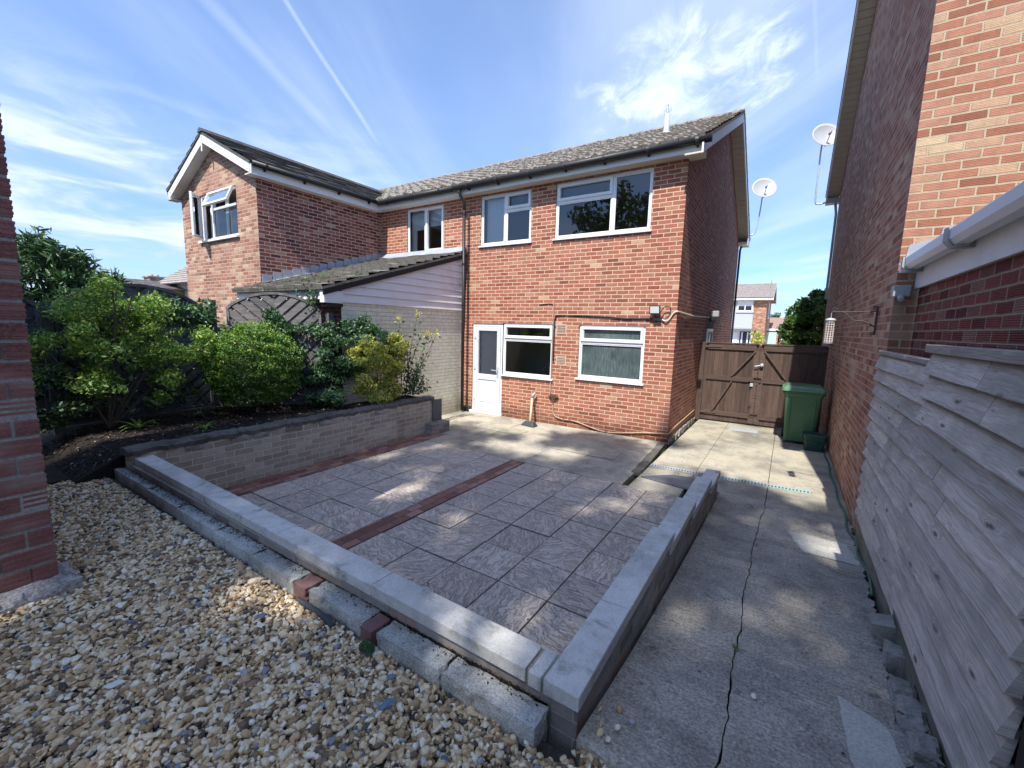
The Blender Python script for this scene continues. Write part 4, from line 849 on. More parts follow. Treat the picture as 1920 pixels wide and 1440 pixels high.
for yy in (4.95, 3.75, 2.6, 1.4):
    g = MB(); g.prism([(0.768, yy, 2.725), (0.768, yy, 2.65), (0.798, yy, 2.612), (0.865, yy, 2.612), (0.893, yy, 2.64), (0.893, yy, 2.60), (0.86, yy, 2.598), (0.79, yy, 2.60), (0.755, yy, 2.645), (0.755, yy, 2.725)], (0, 0.05, 0)); g.build('gutter_clip', M['dish'], gt)
g = MB(); g.box(0.77, 0.895, 5.10, 5.14, 2.61, 2.725); g.build('gutter_stop', M['upvc'], gt, bevel=0.004)
roof_slope('roof', M['tile_dark'], G_, (0.84, 5.185, 2.71), (0, -1, 0), (1, 0, 0.62), 8.1, 3.6, 0.28, 0.02)
g = MB(); x = 0.80
while x < 2.5:
    z0 = 2.74+0.62*(x-0.84)+0.03; g.prism([(x, 5.195, z0-0.04), (x+0.34, 5.195, z0+0.17), (x+0.30, 5.195, z0+0.185), (x+0.02, 5.195, z0+0.11)], (0, -0.012-0.03*random.random(), 0)); x += 0.20
g.build('lead_flashing', M['lead'], G_)
#%%OBJ%%
# ------------------------------------------------------------------ low coping wall round the patio
LW = thing('patio_wall', (-0.64, 1.5, 0), 'low grey brick patio wall with pale concrete copings, stepping down beside the drive', 'low wall')
g = MB(); g.box(-5.60, -0.705, 1.475, 1.59, -0.1, 0.525); g.box(-0.700, -0.578, 1.462, 3.11, -0.1, 0.522); g.box(-0.699, -0.579, 3.112, 4.02, -0.1, 0.44); g.box(-0.700, -0.578, 4.022, 5.0, -0.1, 0.362); g.box(-0.690, -0.565, 5.002, 5.62, -0.1, 0.285)
g.build('brickwork', M['brick_low'], LW, bevel=0.004)
g = MB(); g.box(-5.60, -0.71, 1.462, 1.60, 0.515, 0.529); g.box(-0.71, -0.572, 1.452, 3.1, 0.515, 0.527); g.build('mortar_bed', M['mortar'], LW)
def coping(x0, x1, y0, y1, z1, t=0.068, tw=0.0, lbl=None):
    g = MB(); z0 = z1-t; d = random.gauss(0, 0.0025)
    g.hexa([(x0, y0+tw, z0), (x1, y0, z0), (x1, y1, z0), (x0, y1+tw, z0), (x0, y0+tw, z1+d), (x1, y0, z1), (x1, y1, z1+d), (x0, y1+tw, z1)])
    g.build('coping_stone', M['coping'], LW, bevel=0.005, label=lbl)
js = [-5.93, -4.86, -3.94, -2.84, -1.83, -0.815]
fy = lambda x: 1.438+(x+0.6)*(-0.012)
for a, b in zip(js, js[1:]): coping(a+0.002, b-0.002, fy(b), fy(b)+0.158, 0.598, tw=fy(a)-fy(b))
coping(-0.800, -0.738, 1.436, 1.60, 0.596, lbl='short coping piece filling the corner')
g = MB(); g.box(-0.813, -0.725, 1.45, 1.595, 0.53, 0.588); g.build('joint_mortar', M['mortar'], LW)
coping(-0.724, -0.563, 1.432, 2.076, 0.598); coping(-0.724, -0.563, 2.082, 3.13, 0.599); coping(-0.724, -0.565, 3.06, 4.045, 0.517); coping(-0.722, -0.563, 3.98, 5.025, 0.440); coping(-0.705, -0.548, 4.95, 5.64, 0.362)
# ------------------------------------------------------------------ retaining wall of the bed
RW = thing('planter_wall', (-5.7, 3.8, 0), 'weathered grey painted brick retaining wall with dark crumbling mortar top, holding the planting bed', 'garden wall')
g = MB(); g.box(-5.79, -5.60, 1.48, 5.90, -0.1, 0.625); g.box(-6.49, -5.79, 5.93, 6.10, -0.1, 0.60); g.box(-5.79, -5.615, 5.901, 6.10, -0.1, 0.62); g.build('brickwork', M['brick_ret'], RW)
V = []; Fc = []; n_ = 110
for i in range(n_+1):
    y = 1.45+4.55*i/n_; o = 0.012*math.sin(i*0.9)+random.gauss(0, 0.008); h = random.gauss(0, 0.006)+0.006*math.sin(i*0.35)
    V += [(-5.82, y, 0.612), (-5.585+o, y, 0.618+h), (-5.578+o, y, 0.665+h), (-5.62+o*0.5, y, 0.688+h), (-5.75, y, 0.69+h), (-5.83, y, 0.66)]
for i in range(n_):
    for j in range(6): Fc.append((i*6+j, i*6+(j+1) % 6, (i+1)*6+(j+1) % 6, (i+1)*6+j))
Fc += [tuple(range(6)), tuple(n_*6+j for j in range(6))[::-1]]
link_mesh('capping', V, Fc, M['cap'], RW)
for (y0, l) in ((1.95, .19), (2.42, .24), (2.68, .2), (3.1, .23), (3.6, .22), (4.1, .21), (4.6, .15)):
    g = MB(); g.box(-5.605, -5.588+random.random()*0.006, y0, y0+l, 0.555, 0.612); g.build('pale_brick_face', M['footing'], RW, bevel=0.008)
g = MB(); g.box(-5.60, -5.40, 5.74, 6.22, -0.06, 0.20); s_ = g.build('brick_stub', M['brick_low'], None, loc=(-5.5, 6, 0), bevel=0.008); tag(s_, 'small rough reddish brick block on the ground at the far end of the planter wall', 'brick stub')
g = MB(); g.box(-5.60, -5.585, 5.95, 6.20, 0.202, 0.62); s_ = g.build('slate_sheet', M['slate'], None, loc=(-5.6, 6.05, 0.2), bevel=0.003); tag(s_, 'upright dark slate sheet closing the end of the planter wall', 'slate')

# ------------------------------------------------------------------ row of kerb blocks before the gravel
def rough_block(name, x0, x1, y0, y1, z0, z1, mat, label, cat, group=None, amp=0.006, step=0.03):
    nx, ny, nz = max(2, int((x1-x0)/step)), max(3, int((y1-y0)/step)), max(2, int((z1-z0)/step)); idx = {}; V = []; Fc = []
    def vid(i, j, k):
        if (i, j, k) not in idx:
            ex = (i in (0, nx))+(j in (0, ny))+(k in (0, nz)); a = amp*(1+0.8*(ex > 1))
            x = x0+(x1-x0)*i/nx; y = y0+(y1-y0)*j/ny; z = z0+(z1-z0)*k/nz
            cx, cy, cz = (x0+x1)/2-x, (y0+y1)/2-y, (z0+z1)/2-z; L_ = math.sqrt(cx*cx+cy*cy+cz*cz)+1e-6; s = abs(random.gauss(0, a))+(amp*1.2 if ex > 1 else 0)
            idx[(i, j, k)] = len(V); V.append((x+cx/L_*s, y+(1 if cy > 0 else -1)*s*0.5, z-s*0.5 if k == nz else z))
        return idx[(i, j, k)]
    for i in range(nx):
        for j in range(ny): Fc.append((vid(i, j, nz), vid(i+1, j, nz), vid(i+1, j+1, nz), vid(i, j+1, nz)))
        for k in range(nz):
            Fc.append((vid(i, 0, k), vid(i+1, 0, k), vid(i+1, 0, k+1), vid(i, 0, k+1))); Fc.append((vid(i, ny, k), vid(i, ny, k+1), vid(i+1, ny, k+1), vid(i+1, ny, k)))
    for j in range(ny):
        for k in range(nz):
            Fc.append((vid(0, j, k), vid(0, j, k+1), vid(0, j+1, k+1), vid(0, j+1, k))); Fc.append((vid(nx, j, k), vid(nx, j+1, k), vid(nx, j+1, k+1), vid(nx, j, k+1)))
    o = link_mesh(name, V, Fc, mat, None, ((x0+x1)/2, (y0+y1)/2, z0)); tag(o, label, cat, group); return o
kb = [(-1.205, -0.70, 'rough aggregate kerb block at the near right end of the row'), (-1.655, -1.212, 'rough kerb block just right of the red brick'), (-2.27, -1.765, 'rough kerb block between the two red bricks'), (-2.94, -2.42, 'pale kerb block just left of the smaller red brick'),
      (-3.52, -2.95, 'mossy kerb block second left of the smaller red brick'), (-4.22, -3.53, 'mossy kerb block third from the planting bed, gravel against it'), (-4.90, -4.23, 'narrow kerb block second from the planting bed'), (-5.98, -4.91, 'long kerb block farthest away by the planting bed')]
for i, (a, b, l) in enumerate(kb):
    yf = 1.325+(-0.7-a)*0.012+random.gauss(0, 0.004); rough_block('kerb_block', a, b, yf, yf+0.125, 0.28, 0.462 if i < 4 else 0.458, M['kerb'], l, 'kerb block', 'kerb blocks along the gravel', 0.0032)
M['brick_single'] = simple('red engineering brick', (0.17, 0.085, 0.08), 0.8, 0.35, 12, 0.4, dirt=(0.20, 0.18, 0.16), dirtamt=0.7)
M['mossbrick'] = simple('mossy brick top', (0.23, 0.25, 0.17), 0.9, 0.3, 12, 0.5)
rough_block('kerb_brick', -1.755, -1.665, 1.315, 1.45, 0.28, 0.468, M['brick_single'], 'dark red brick set on edge between kerb blocks beside a moss tuft', 'brick', 'bricks in the kerb row', 0.003)
rough_block('kerb_brick', -2.41, -2.28, 1.335, 1.46, 0.28, 0.466, M['brick_single'], 'red brick topped with green moss, the one farther along the kerb row', 'brick', 'bricks in the kerb row', 0.003)
g = MB(); g.box(-5.9, -0.72, 1.40, 1.478, 0.2, 0.452); struct(g.build('dirt_strip', M['soil']))

# ------------------------------------------------------------------ outbuilding corner at the left edge
OB = thing('outbuilding', (-3.9, 0.3, 0.3), 'close red ribbed brick corner of an outbuilding on a rough concrete footing', 'outbuilding')
V = []; Fc = []; g = MB(); ch = 0.112; z = 0.45; row = 0
while z < 4.4:
    y = 0.57; first = 0.225 if row % 2 else 0.112
    while y > -1.4:
        ln = first if y == 0.57 else 0.33 if first > 0.2 else 0.33
        jx = random.gauss(0, 0.0025); j0 = random.gauss(0, 0.003)
        # ribbed face: thin slats stacked
        nr = 6; hh = ch-0.022
        for k in range(nr):
            o = 0.0035*(k % 2); g.box(-3.86, -3.68+jx+o*0.6, y-ln+0.009+j0, y+(0.003*(k % 2) if y == 0.57 else 0)+jx*0.5, z+hh*k/nr, z+hh*(k+1)/nr)
        y -= ln+0.009 if y != 0.57 else ln
    z += ch; row += 1
M['brick_pier'] = island_mat('ribbed red brick', [(0, (0.14, 0.035, 0.032)), (0.5, (0.21, 0.06, 0.05)), (1, (0.27, 0.10, 0.08))], 0.9, 0.4, sc=45, bd=0.006)
M['brick_pier'] = (lambda: (lambda m_t: finish(m_t[0], m_t[1], *(lambda t: (t.mix(t.mr(t.noise(t.n('ShaderNodeNewGeometry').outputs['Position'], 60, 5, 0.7), 0.3, 0.7, 0, 0.8), t.ramp(t.noise(t.mapping(t.n('ShaderNodeNewGeometry').outputs['Position'], sc=(2, 3.2, 9)), 1.0, 2, 0.5), [(0.3, (0.10, 0.035, 0.035)), (0.5, (0.19, 0.065, 0.058)), (0.62, (0.25, 0.12, 0.10)), (0.70, (0.27, 0.21, 0.18))]), (0.30, 0.13, 0.10)), 0.92, t.noise(t.n('ShaderNodeNewGeometry').outputs['Position'], 90, 4, 0.7), 0.8, 0.004))(m_t[1])))(newmat('ribbed red brick')))()
g.build('brickwork', M['brick_pier'], OB)
g = MB(); g.box(-3.85, -3.6855, -1.5, 0.566, 0.42, 4.4); g.build('mortar_joints', M['mortar'], OB)
g = MB(); g.box(-6.3, -3.87, -6, 0.565, 0.3, 4.4); g.box(-3.87, -3.69, -6, -1.5, 0.3, 4.4); g.build('rear_brickwork', M['brick_ext'], OB)
f_ = rough_block('footing', -3.9, -3.545, -1.5, 0.67, 0.30, 0.452, M['footing'], 'x', 'x', amp=0.018, step=0.05)
for k in ('label', 'category'): del f_[k]
f_.parent = OB; f_.location = f_.location-OB.location

# ------------------------------------------------------------------ gravel
def stones(name, n, region, z0, zs, tmpl, s0, s1, seed, mat, kind='stuff', label=None, cat=None):
    rng = np.random.default_rng(seed); pts = []
    while len(pts) < n:
        q = rng.random((n*3, 2)); x = -6.1+q[:, 0]*5.8; y = -1.3+q[:, 1]*2.8; pts += [p for p in zip(x, y) if region(*p)]
    pts = np.array(pts[:n]); pos = np.column_stack([pts, z0+rng.random(n)*zs])
    s = np.exp(rng.normal(0, 0.28, n))*rng.uniform(s0, s1, n); S = np.column_stack([s*rng.uniform(0.8, 1.35, n), s*rng.uniform(0.65, 1.0, n), s*rng.uniform(0.35, 0.7, n)])
    return pos, S, rng
tv, tf = ico(1); tv0, tf0 = ico(0)
def variant(v, seed, a=0.16):
    r = np.random.default_rng(seed); w = r.normal(size=(6, 3))
    k = 1+a*sum(np.sin(v@w[i]*1.7+i) for i in range(6))/2.2; return v*k[:, None]
def gravel_patch(name, n, region, hi, seed, label):
    Vs = []; Fs = []; off = 0; per = n//5
    for q in range(5):
        tv_ = variant(tv if hi else tv0, seed*10+q, 0.26); tf_ = np.array(tf if hi else tf0)
        pos, S, rng = stones('', per, region, 0.352, 0.028, None, 0.0095, 0.0148, seed*10+q, None)
        R = up_mats(per, 0.42, rng); V = np.einsum('nij,nkj->nki', R, tv_[None]*S[:, None, :])+pos[:, None, :]
        Vs.append(V.reshape(-1, 3)); Fs.append((tf_[None]+(np.arange(per)*len(tv_))[:, None, None]).reshape(-1, 3)+off); off += per*len(tv_)
    o = link_mesh(name, np.concatenate(Vs), np.concatenate(Fs), M['gravel'], None, (-2.5, 0.9, 0.36), hi, 0, False)
    tag(o, label, 'gravel', None, 'stuff'); return o
inpier = lambda x, y: x < -3.60 and y < 0.62
gravel_patch('gravel', 33000, lambda x, y: x > -6.05 and x < -0.40 and y < 1.335 and y > max(0.02, 0.05+0.66*(x+2.3)) and not inpier(x, y), True, 1, 'buff and brown flint gravel filling the near ground')
gravel_patch('gravel', 9000, lambda x, y: x > -3.6 and x < -0.36 and y > -1.2 and y <= max(0.02, 0.05+0.66*(x+2.3)), False, 2, 'buff gravel continuing past the near edge')
# gravel ridge spilled at the wall corner and on the drive
rng = np.random.default_rng(5); n = 260; x = -0.35+rng.normal(0, 0.07, n)-0.10*rng.random(n); y = 1.405-0.15*rng.random(n)**1.0; pos = np.column_stack([x, y, 0.39+0.02*rng.random(n)-0.0*x])
sp = np.array([(-0.44, 1.56, 0.43), (-0.40, 1.63, 0.42), (-0.49, 1.50, 0.43), (-0.50, 1.53, 0.435), (-0.45, 1.48, 0.44), (-0.30, 1.42, 0.445), (-0.26, 1.40, 0.445), (0.02, 2.2, 0.315), (-0.47, 1.68, 0.40), (-0.54, 1.62, 0.41)])
pos = np.concatenate([pos, sp]); n = len(pos); s = rng.uniform(0.011, 0.017, n); S = np.column_stack([s*1.2, s*0.9, s*0.6])
o = scatter_mesh('gravel', (variant(tv, 77, 0.26), tf), pos, S, up_mats(n, 0.5, rng), M['gravel'], None, (-0.4, 1.4, 0.4), smooth=True); tag(o, 'loose gravel stones spilled by the coping corner', 'gravel', None, 'stuff')
# a few odd flat stones and slate chips standing out of the gravel
M['slate_chip'] = simple('blue grey slate chip', (0.13, 0.18, 0.24), 0.6, 0.3, 20); M['white_stone'] = simple('white stone', (0.62, 0.62, 0.58), 0.8, 0.1, 20)
def odd(name, x, y, sx, sy, sz, mat, label, ang=0.3):
    v = variant(tv, int(x*100) % 97, 0.3)*np.array([sx, sy, sz]); v = np.sign(v)*np.abs(v)
    ca, sa = math.cos(ang), math.sin(ang); v = np.column_stack([v[:, 0]*ca-v[:, 1]*sa, v[:, 0]*sa+v[:, 1]*ca, v[:, 2]+v[:, 0]*0.15])+np.array([x, y, 0.396])
    tag(link_mesh(name, v, tf, mat, None, (x, y, 0.38), False), label, 'stone')
odd('slate_chip', -1.33, 1.13, 0.035, 0.022, 0.012, M['slate_chip'], 'largest blue grey slate chip on the gravel, right of the middle', 1.0)
odd('slate_chip', -2.75, 0.96, 0.022, 0.016, 0.010, M['slate_chip'], 'small blue grey stone on the gravel level with the footing')
odd('flat_stone', -2.42, 0.50, 0.045, 0.022, 0.007, M['white_stone'], 'flat pale rectangular stone chip at the lower left of the gravel', 0.9)
odd('slate_chip', -1.42, 1.24, 0.016, 0.012, 0.010, M['slate_chip'], 'small slate chip lying close below the kerb blocks')
g = MB(); g.tube([(-1.96, 1.30, 0.385), (-2.06, 1.315, 0.39), (-2.2, 1.318, 0.392), (-2.34, 1.322, 0.385)], 0.018, 7); o = g.build('weed_membrane', M['rubber'], None, loc=(-2.1, 1.31, 0.37)); tag(o, 'dark strip of weed membrane showing between kerb and gravel', 'membrane')

# ------------------------------------------------------------------ board fence on the right
BF = thing('board_fence', (0.76, 3.5, 0.1), 'weathered grey fence of overlapping horizontal boards in two stepped panels', 'fence')
def boards(x, ya, yb, z0, z1, nb, seed):
    r = random.Random(seed); g = MB(); h = (z1-z0)/nb
    for k in range(nb):
        zb = z0+k*h+r.gauss(0, 0.006); zt = zb+h*1.16; tl = r.gauss(0, 0.004); y0 = ya+r.gauss(0, 0.007); y1 = yb+r.gauss(0, 0.008); ns = 6; pl_ = []
        split = None if r.random() < 0.55 else ya+(yb-ya)*r.uniform(0.3, 0.7)
        for (u0, u1) in ([(y0, y1)] if split is None else [(y0, split-0.002), (split+0.002, y1)]):
            dz = 0 if split is None or u0 == y0 else r.gauss(0, 0.005); V = []; wv = r.random()*6
            for i in range(ns+1):
                y = u0+(u1-u0)*i/ns; w = 0.002*math.sin(wv+i*1.3); bow = tl*(y-ya)
                V += [(x-0.036+w, y, zb+bow+dz+0.0012*math.sin(i+wv)), (x+0.004+w, y, zb+bow+dz), (x+0.020, y, zt+bow+dz), (x+0.006, y, zt+bow+dz)]
            f = []
            for i in range(ns):
                for j in range(4): f.append((i*4+j, i*4+(j+1) % 4, (i+1)*4+(j+1) % 4, (i+1)*4+j))
            f += [(0, 1, 2, 3), tuple(ns*4+j for j in (3, 2, 1, 0))]; g.add(V, f)
    return g
def lap_shade_attr(par):
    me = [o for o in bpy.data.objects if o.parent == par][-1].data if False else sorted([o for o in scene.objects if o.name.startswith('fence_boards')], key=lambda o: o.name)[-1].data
    at = me.attributes.new('lap_shade', 'FLOAT', 'POINT'); n = len(me.vertices); at.data.foreach_set('value', np.tile([0.0, 0.0, 1.0, 1.0], n//4).astype(np.float32))  # bottom-to-top value per board, drives the painted shade
boards(0.735, 3.345, 5.185, 0.33, 1.89, 13, 3).build('fence_boards', M['wood_grey'], BF); lap_shade_attr(BF)
boards(0.700, 1.845, 3.335, 0.45, 1.96, 12, 8).build('fence_boards', M['wood_grey'], BF); lap_shade_attr(BF)
g = MB(); g.box(0.71, 0.765, 3.33, 5.17, 1.885, 1.92); g.build('fence_cap', M['wood_grey'], BF, bevel=0.004)
g = MB(); g.box(0.665, 0.745, 1.83, 3.36, 1.965, 2.01); g.build('fence_cap', M['wood_grey'], BF, bevel=0.004)
g = MB(); g.box(0.735, 0.765, 3.35, 5.19, 0.05, 0.345); g.box(0.700, 0.735, 1.86, 3.34, 0.12, 0.465); g.build('base_board', M['wood_base'], BF)
g = MB(); g.box(0.76, 0.82, 3.28, 3.38, 0, 1.9); g.box(0.76, 0.82, 5.10, 5.19, 0, 1.88); g.build('fence_post', M['wood_grey'], BF)
g = MB(); g.box(0.70, 0.86, 1.55, 1.80, 0.1, 1.45); s_ = g.build('tarred_post', M['black_wood'], None, loc=(0.78, 1.7, 0.1)); tag(s_, 'black shadowed post at the near end of the grey board fence', 'post')
M['rubble'] = concrete('pale rubble', (0.36, 0.345, 0.31), (0.22, 0.20, 0.18), 0.4, scale=2.5, moss=(0.16, 0.13, 0.11))
for i, (x, y, z, sx, sy, sz, lb) in enumerate(((0.668, 3.27, 0.26, .06, .12, .09, 'square grey concrete block wedged by the fence foot, farthest of the rubble'), (0.678, 3.03, 0.22, .06, .13, .09, 'second loose grey block from the far end of the rubble'), (0.650, 2.72, 0.21, .055, .13, .12, 'narrow upright shard of pale rubble'), (0.645, 2.52, 0.23, .06, .22, .10, 'long pale jagged lump of rubble by the fence'), (0.625, 2.30, 0.27, .055, .15, .10, 'white faced broken brick with a red side'), (0.62, 2.05, 0.28, .06, .16, .10, 'pale lump of rubble nearest the camera'))):
    b = rough_block('rubble_stone', x-sx, x+sx, y-sy/2, y+sy/2, z-0.08, z+sz, M['rubble'], lb, 'rubble', 'loose rubble between drive and fence', 0.010 if i > 1 else 0.003, 0.025); b.rotation_euler = (random.gauss(0, .09), random.gauss(0, .10), random.gauss(0, .12))

# ------------------------------------------------------------------ gates at the end of the drive
GT = thing('double_gate', (-0.45, 10.7, 0), 'pair of brown stained board gates with diagonal braces closing the drive', 'gate')
for s, (xa, xb) in enumerate(((-1.58, -0.50), (-0.485, 0.70))):
    r = random.Random(s); g = MB(); nb = 11; w = (xb-xa)/nb
    for k in range(nb): o = r.gauss(0, 0.0015); g.box(xa+k*w+0.0011, xa+(k+1)*w-0.0011, 10.70+o, 10.722+o, 0.04, 1.79+r.gauss(0, 0.001))
    g.box(xa+0.02, xb-0.02, 10.726, 10.734, 0.06, 1.78)  # unseen backing added to keep light from showing between the boards
    lf = g.build('gate_leaf', M['wood_gate'], GT)
    g = MB()
    for (z0, z1) in ((1.66, 1.79), (0.97, 1.07), (0.16, 0.26)): g = MB(); g.box(xa+0.06, xb-0.06, 10.668, 10.699, z0, z1); g.build('gate_rail', M['wood_gate_rail'], lf, bevel=0.003)
    g = MB(); g.box(xa+0.02, xb-0.02, 10.655, 10.73, 1.792, 1.82); g.build('gate_capping', M['wood_gate_rail'], lf, bevel=0.003)
    a, b = (((-1.34, 0.26), (-0.99, 0.96)), ((-1.0, 1.08), (-0.57, 1.66))) if s == 0 else (((0.37, 0.26), (0.02, 0.96)), ((0.03, 1.08), (-0.40, 1.66)))
    for (p, q) in (a, b): g = MB(); g.bar((p[0], 10.684, p[1]), (q[0], 10.684, q[1]), 0.03, 0.085, (0, -1, 0.0001)); g.v = g.v; g.build('gate_brace', M['wood_gate_rail'], lf)
    st = (-0.60, -0.50) if s == 0 else (-0.485, -0.385)
    g = MB(); g.box(st[0], st[1], 10.672, 10.699, 0.05, 0.158); g.box(st[0], st[1], 10.672, 10.699, 0.262, 0.968); g.box(st[0], st[1], 10.672, 10.699, 1.072, 1.658); g.build('gate_stile', M['wood_gate_rail'], lf)
    for z in (1.72, 0.21):
        g = MB(); x0 = xa if s == 0 else xb; d_ = 1 if s == 0 else -1; g.prism([(x0, 10.655, z-0.025), (x0+d_*0.33, 10.655, z-0.012), (x0+d_*0.33, 10.655, z+0.012), (x0, 10.655, z+0.025)], (0, 0.012, 0)); g.build('strap_hinge', M['wood_gate_rail'], lf)
g = MB(); g.box(-1.69, -1.585, 10.66, 10.76, 0, 1.82); g.build('gate_post', M['wood_gate'], GT)
g = MB(); g.box(-0.54, -0.44, 10.736, 10.755, 0.05, 1.78); g.build('gap_light_stop', M['wood_gate'], GT)  # strip added behind the leaves to block light through the middle gap
g = MB(); g.tube([(-0.66, 10.66, 1.0), (-0.42, 10.66, 1.0)], 0.010, 6); g.box(-0.62, -0.58, 10.65, 10.67, 0.97, 1.03); g.box(-0.46, -0.42, 10.65, 10.67, 0.97, 1.03); g.build('gate_bolt', M['rust'], GT)
g = MB(); g.box(-0.62, -0.56, 10.64, 10.668, 0.88, 0.95); g.build('padlock', M['metal'], GT, bevel=0.005)
g = MB(); g.lathe([(0.035, 0), (0.035, 0.05), (0.02, 0.06)], (-0.43, 10.66, 1.36), 12, (0, -1, 0)); g.tube([(-0.45, 10.62, 1.36), (-0.56, 10.61, 1.33)], 0.01); g.build('gate_latch', M['metal'], GT)
g = MB(); g.tube([(-0.585, 10.655, 0.22), (-0.585, 10.655, 0.50)], 0.009); g.box(-0.61, -0.56, 10.645, 10.668, 0.44, 0.47); g.build('drop_bolt', M['rust'], GT)

# ------------------------------------------------------------------ bins
B_ = thing('wheelie_bin', (0.34, 9.8, 0), 'tall green wheelie bin standing half in shade before the gate', 'bin')
def tapered(x0, x1, y0, y1, z0, z1, i, G, r=0.04):
    def ring(x0, x1, y0, y1, z, r):
        o = []
        for cx, cy, a0 in ((x1-r, y1-r, 0), (x0+r, y1-r, 90), (x0+r, y0+r, 180), (x1-r, y0+r, 270)):
            for k in range(5): a = rad(a0+k*22.5); o.append((cx+r*math.cos(a), cy+r*math.sin(a), z))
        return o
    rings = [ring(x0+i, x1-i, y0+i*1.2, y1-i*0.6, z0, r), ring(x0, x1, y0, y1, z1, r)]; n = 20
    G.add(rings[0]+rings[1], [(j, (j+1) % n, n+(j+1) % n, n+j) for j in range(n)]+[tuple(range(n))[::-1], tuple(range(n, 2*n))])
g = MB(); tapered(0.04, 0.62, 9.42, 10.10, 0.05, 0.98, 0.055, g); g.build('bin_body', M['bin'], B_, smooth=False)
g = MB(); tapered(0.005, 0.655, 9.385, 10.12, 0.955, 1.0, 0.0, g, 0.05); tapered(0.02, 0.64, 9.40, 10.10, 0.90, 0.953, 0.012, g, 0.045); g.build('bin_rim', M['bin'], B_)
g = MB(); tapered(-0.01, 0.665, 9.36, 10.13, 1.004, 1.045, -0.006, g, 0.06)
g.add([(0.0, 9.37, 1.046), (0.655, 9.37, 1.046), (0.655, 10.12, 1.046), (0.0, 10.12, 1.046), (0.07, 9.50, 1.088), (0.585, 9.50, 1.088), (0.585, 10.0, 1.098), (0.07, 10.0, 1.098)], [(4, 5, 6, 7), (0, 1, 5, 4), (1, 2, 6, 5), (2, 3, 7, 6), (3, 0, 4, 7)])
g.box(0.10, 0.56, 9.325, 9.362, 1.01, 1.035); g.build('bin_lid', M['bin_lid'], B_)
for k in range(2):
    x_ = 0.14+k*0.38; g = MB(); g.hexa([(x_-0.012, 9.462, 0.16), (x_+0.012, 9.462, 0.16), (x_+0.012, 9.50, 0.16), (x_-0.012, 9.50, 0.16), (x_-0.014, 9.408, 0.86), (x_+0.014, 9.408, 0.86), (x_+0.014, 9.45, 0.86), (x_-0.014, 9.45, 0.86)]); g.build('moulded_rib', M['bin'], B_, bevel=0.004)
g = MB(); g.tube([(0.08, 10.16, 0.98), (0.58, 10.16, 0.98)], 0.016); g.box(0.10, 0.14, 10.10, 10.17, 0.93, 1.0); g.box(0.52, 0.56, 10.10, 10.17, 0.93, 1.0); g.build('bin_handle', M['bin'], B_)
for x in (0.05, 0.56):
    g = MB(); g.lathe([(0.1, 0), (0.1, 0.05)], (x, 10.05, 0.10), 18, (1, 0, 0)); g.build('wheel', M['black'], B_)
C_ = thing('food_caddy', (0.55, 9.2, 0), 'small dark green food caddy on the ground in front of the wheelie bin', 'caddy')
g = MB(); tapered(0.385, 0.715, 9.03, 9.33, 0.003, 0.27, 0.03, g, 0.03); g.build('caddy_body', M['caddy'], C_)
g = MB(); tapered(0.372, 0.728, 9.015, 9.345, 0.272, 0.305, -0.004, g, 0.035); g.build('caddy_lid', M['caddy'], C_, bevel=0.006)
g = MB(); g.tube([(0.375, 9.18, 0.25), (0.365, 9.06, 0.20), (0.55, 8.995, 0.15), (0.735, 9.06, 0.20), (0.725, 9.18, 0.25)], 0.008); g.build('caddy_handle', M['caddy'], C_)

# ------------------------------------------------------------------ hose, drain, covers, mallet
def smooth_path(pts, n=8):
    P_ = [Vector(p) for p in pts]; out = []
    for i in range(len(P_)-1):
        p0, p1, p2, p3 = P_[max(i-1, 0)], P_[i], P_[i+1], P_[min(i+2, len(P_)-1)]
        for k in range(n):
            t_ = k/n; out.append(0.5*((2*p1)+(-p0+p2)*t_+(2*p0-5*p1+4*p2-p3)*t_*t_+(-p0+3*p1-3*p2+p3)*t_**3))
    return out+[P_[-1]]
hp = [(0.72, 9.3), (0.70, 8.8), (0.725, 8.3), (0.70, 7.7), (0.72, 7.1), (0.705, 6.5), (0.735, 6.0), (0.70, 5.5), (0.735, 5.1), (0.71, 4.75), (0.735, 4.45), (0.725, 4.2), (0.70, 3.95)]
g = MB(); g.tube(smooth_path([(x, y, zd(y)+0.014) for x, y in hp]), 0.011, 8); o = g.build('garden_hose', M['hose'], None, loc=(0.7, 6, 0), smooth=True); tag(o, 'green garden hose snaking along the foot of the right hand wall', 'hose')
DR = thing('drain_channel', (-0.6, 6.54, 0), 'slotted drain channel running across the concrete drive', 'drain')
for (xa, xb, mt) in ((-1.60, -0.60, 'metal'), (-0.598, 0.44, 'teal_grate')):
    y0 = 6.48+(xa+1.6)*0.06; y1 = 6.48+(xb+1.6)*0.06
    g = MB(); nsl = 26
    for k in range(nsl):
        x = xa+(xb-xa)*(k+0.5)/nsl; y = y0+(y1-y0)*(k+0.5)/nsl; wx = (xb-xa)/nsl*0.26; g.box(x-wx, x+wx, y-0.042, y+0.042, 0.0035, 0.010)
    for s in (-1, 1): g.hexa([(xa, y0+s*0.05-0.009, 0.002), (xb, y1+s*0.05-0.009, 0.002), (xb, y1+s*0.05+0.009, 0.002), (xa, y0+s*0.05+0.009, 0.002), (xa, y0+s*0.05-0.009, 0.012), (xb, y1+s*0.05-0.009, 0.012), (xb, y1+s*0.05+0.009, 0.012), (xa, y0+s*0.05+0.009, 0.012)])
    g.build('grate', M[mt], DR)
    g = MB(); g.add([(xa, y0-0.045, 0.0028), (xb, y1-0.045, 0.0028), (xb, y1+0.045, 0.0028), (xa, y0+0.045, 0.0028)], [(0, 1, 2, 3)]); g.build('channel', M['dark'], DR)
g = MB(); g.box(-0.90, -0.36, 9.98, 10.24, 0.001, 0.012)
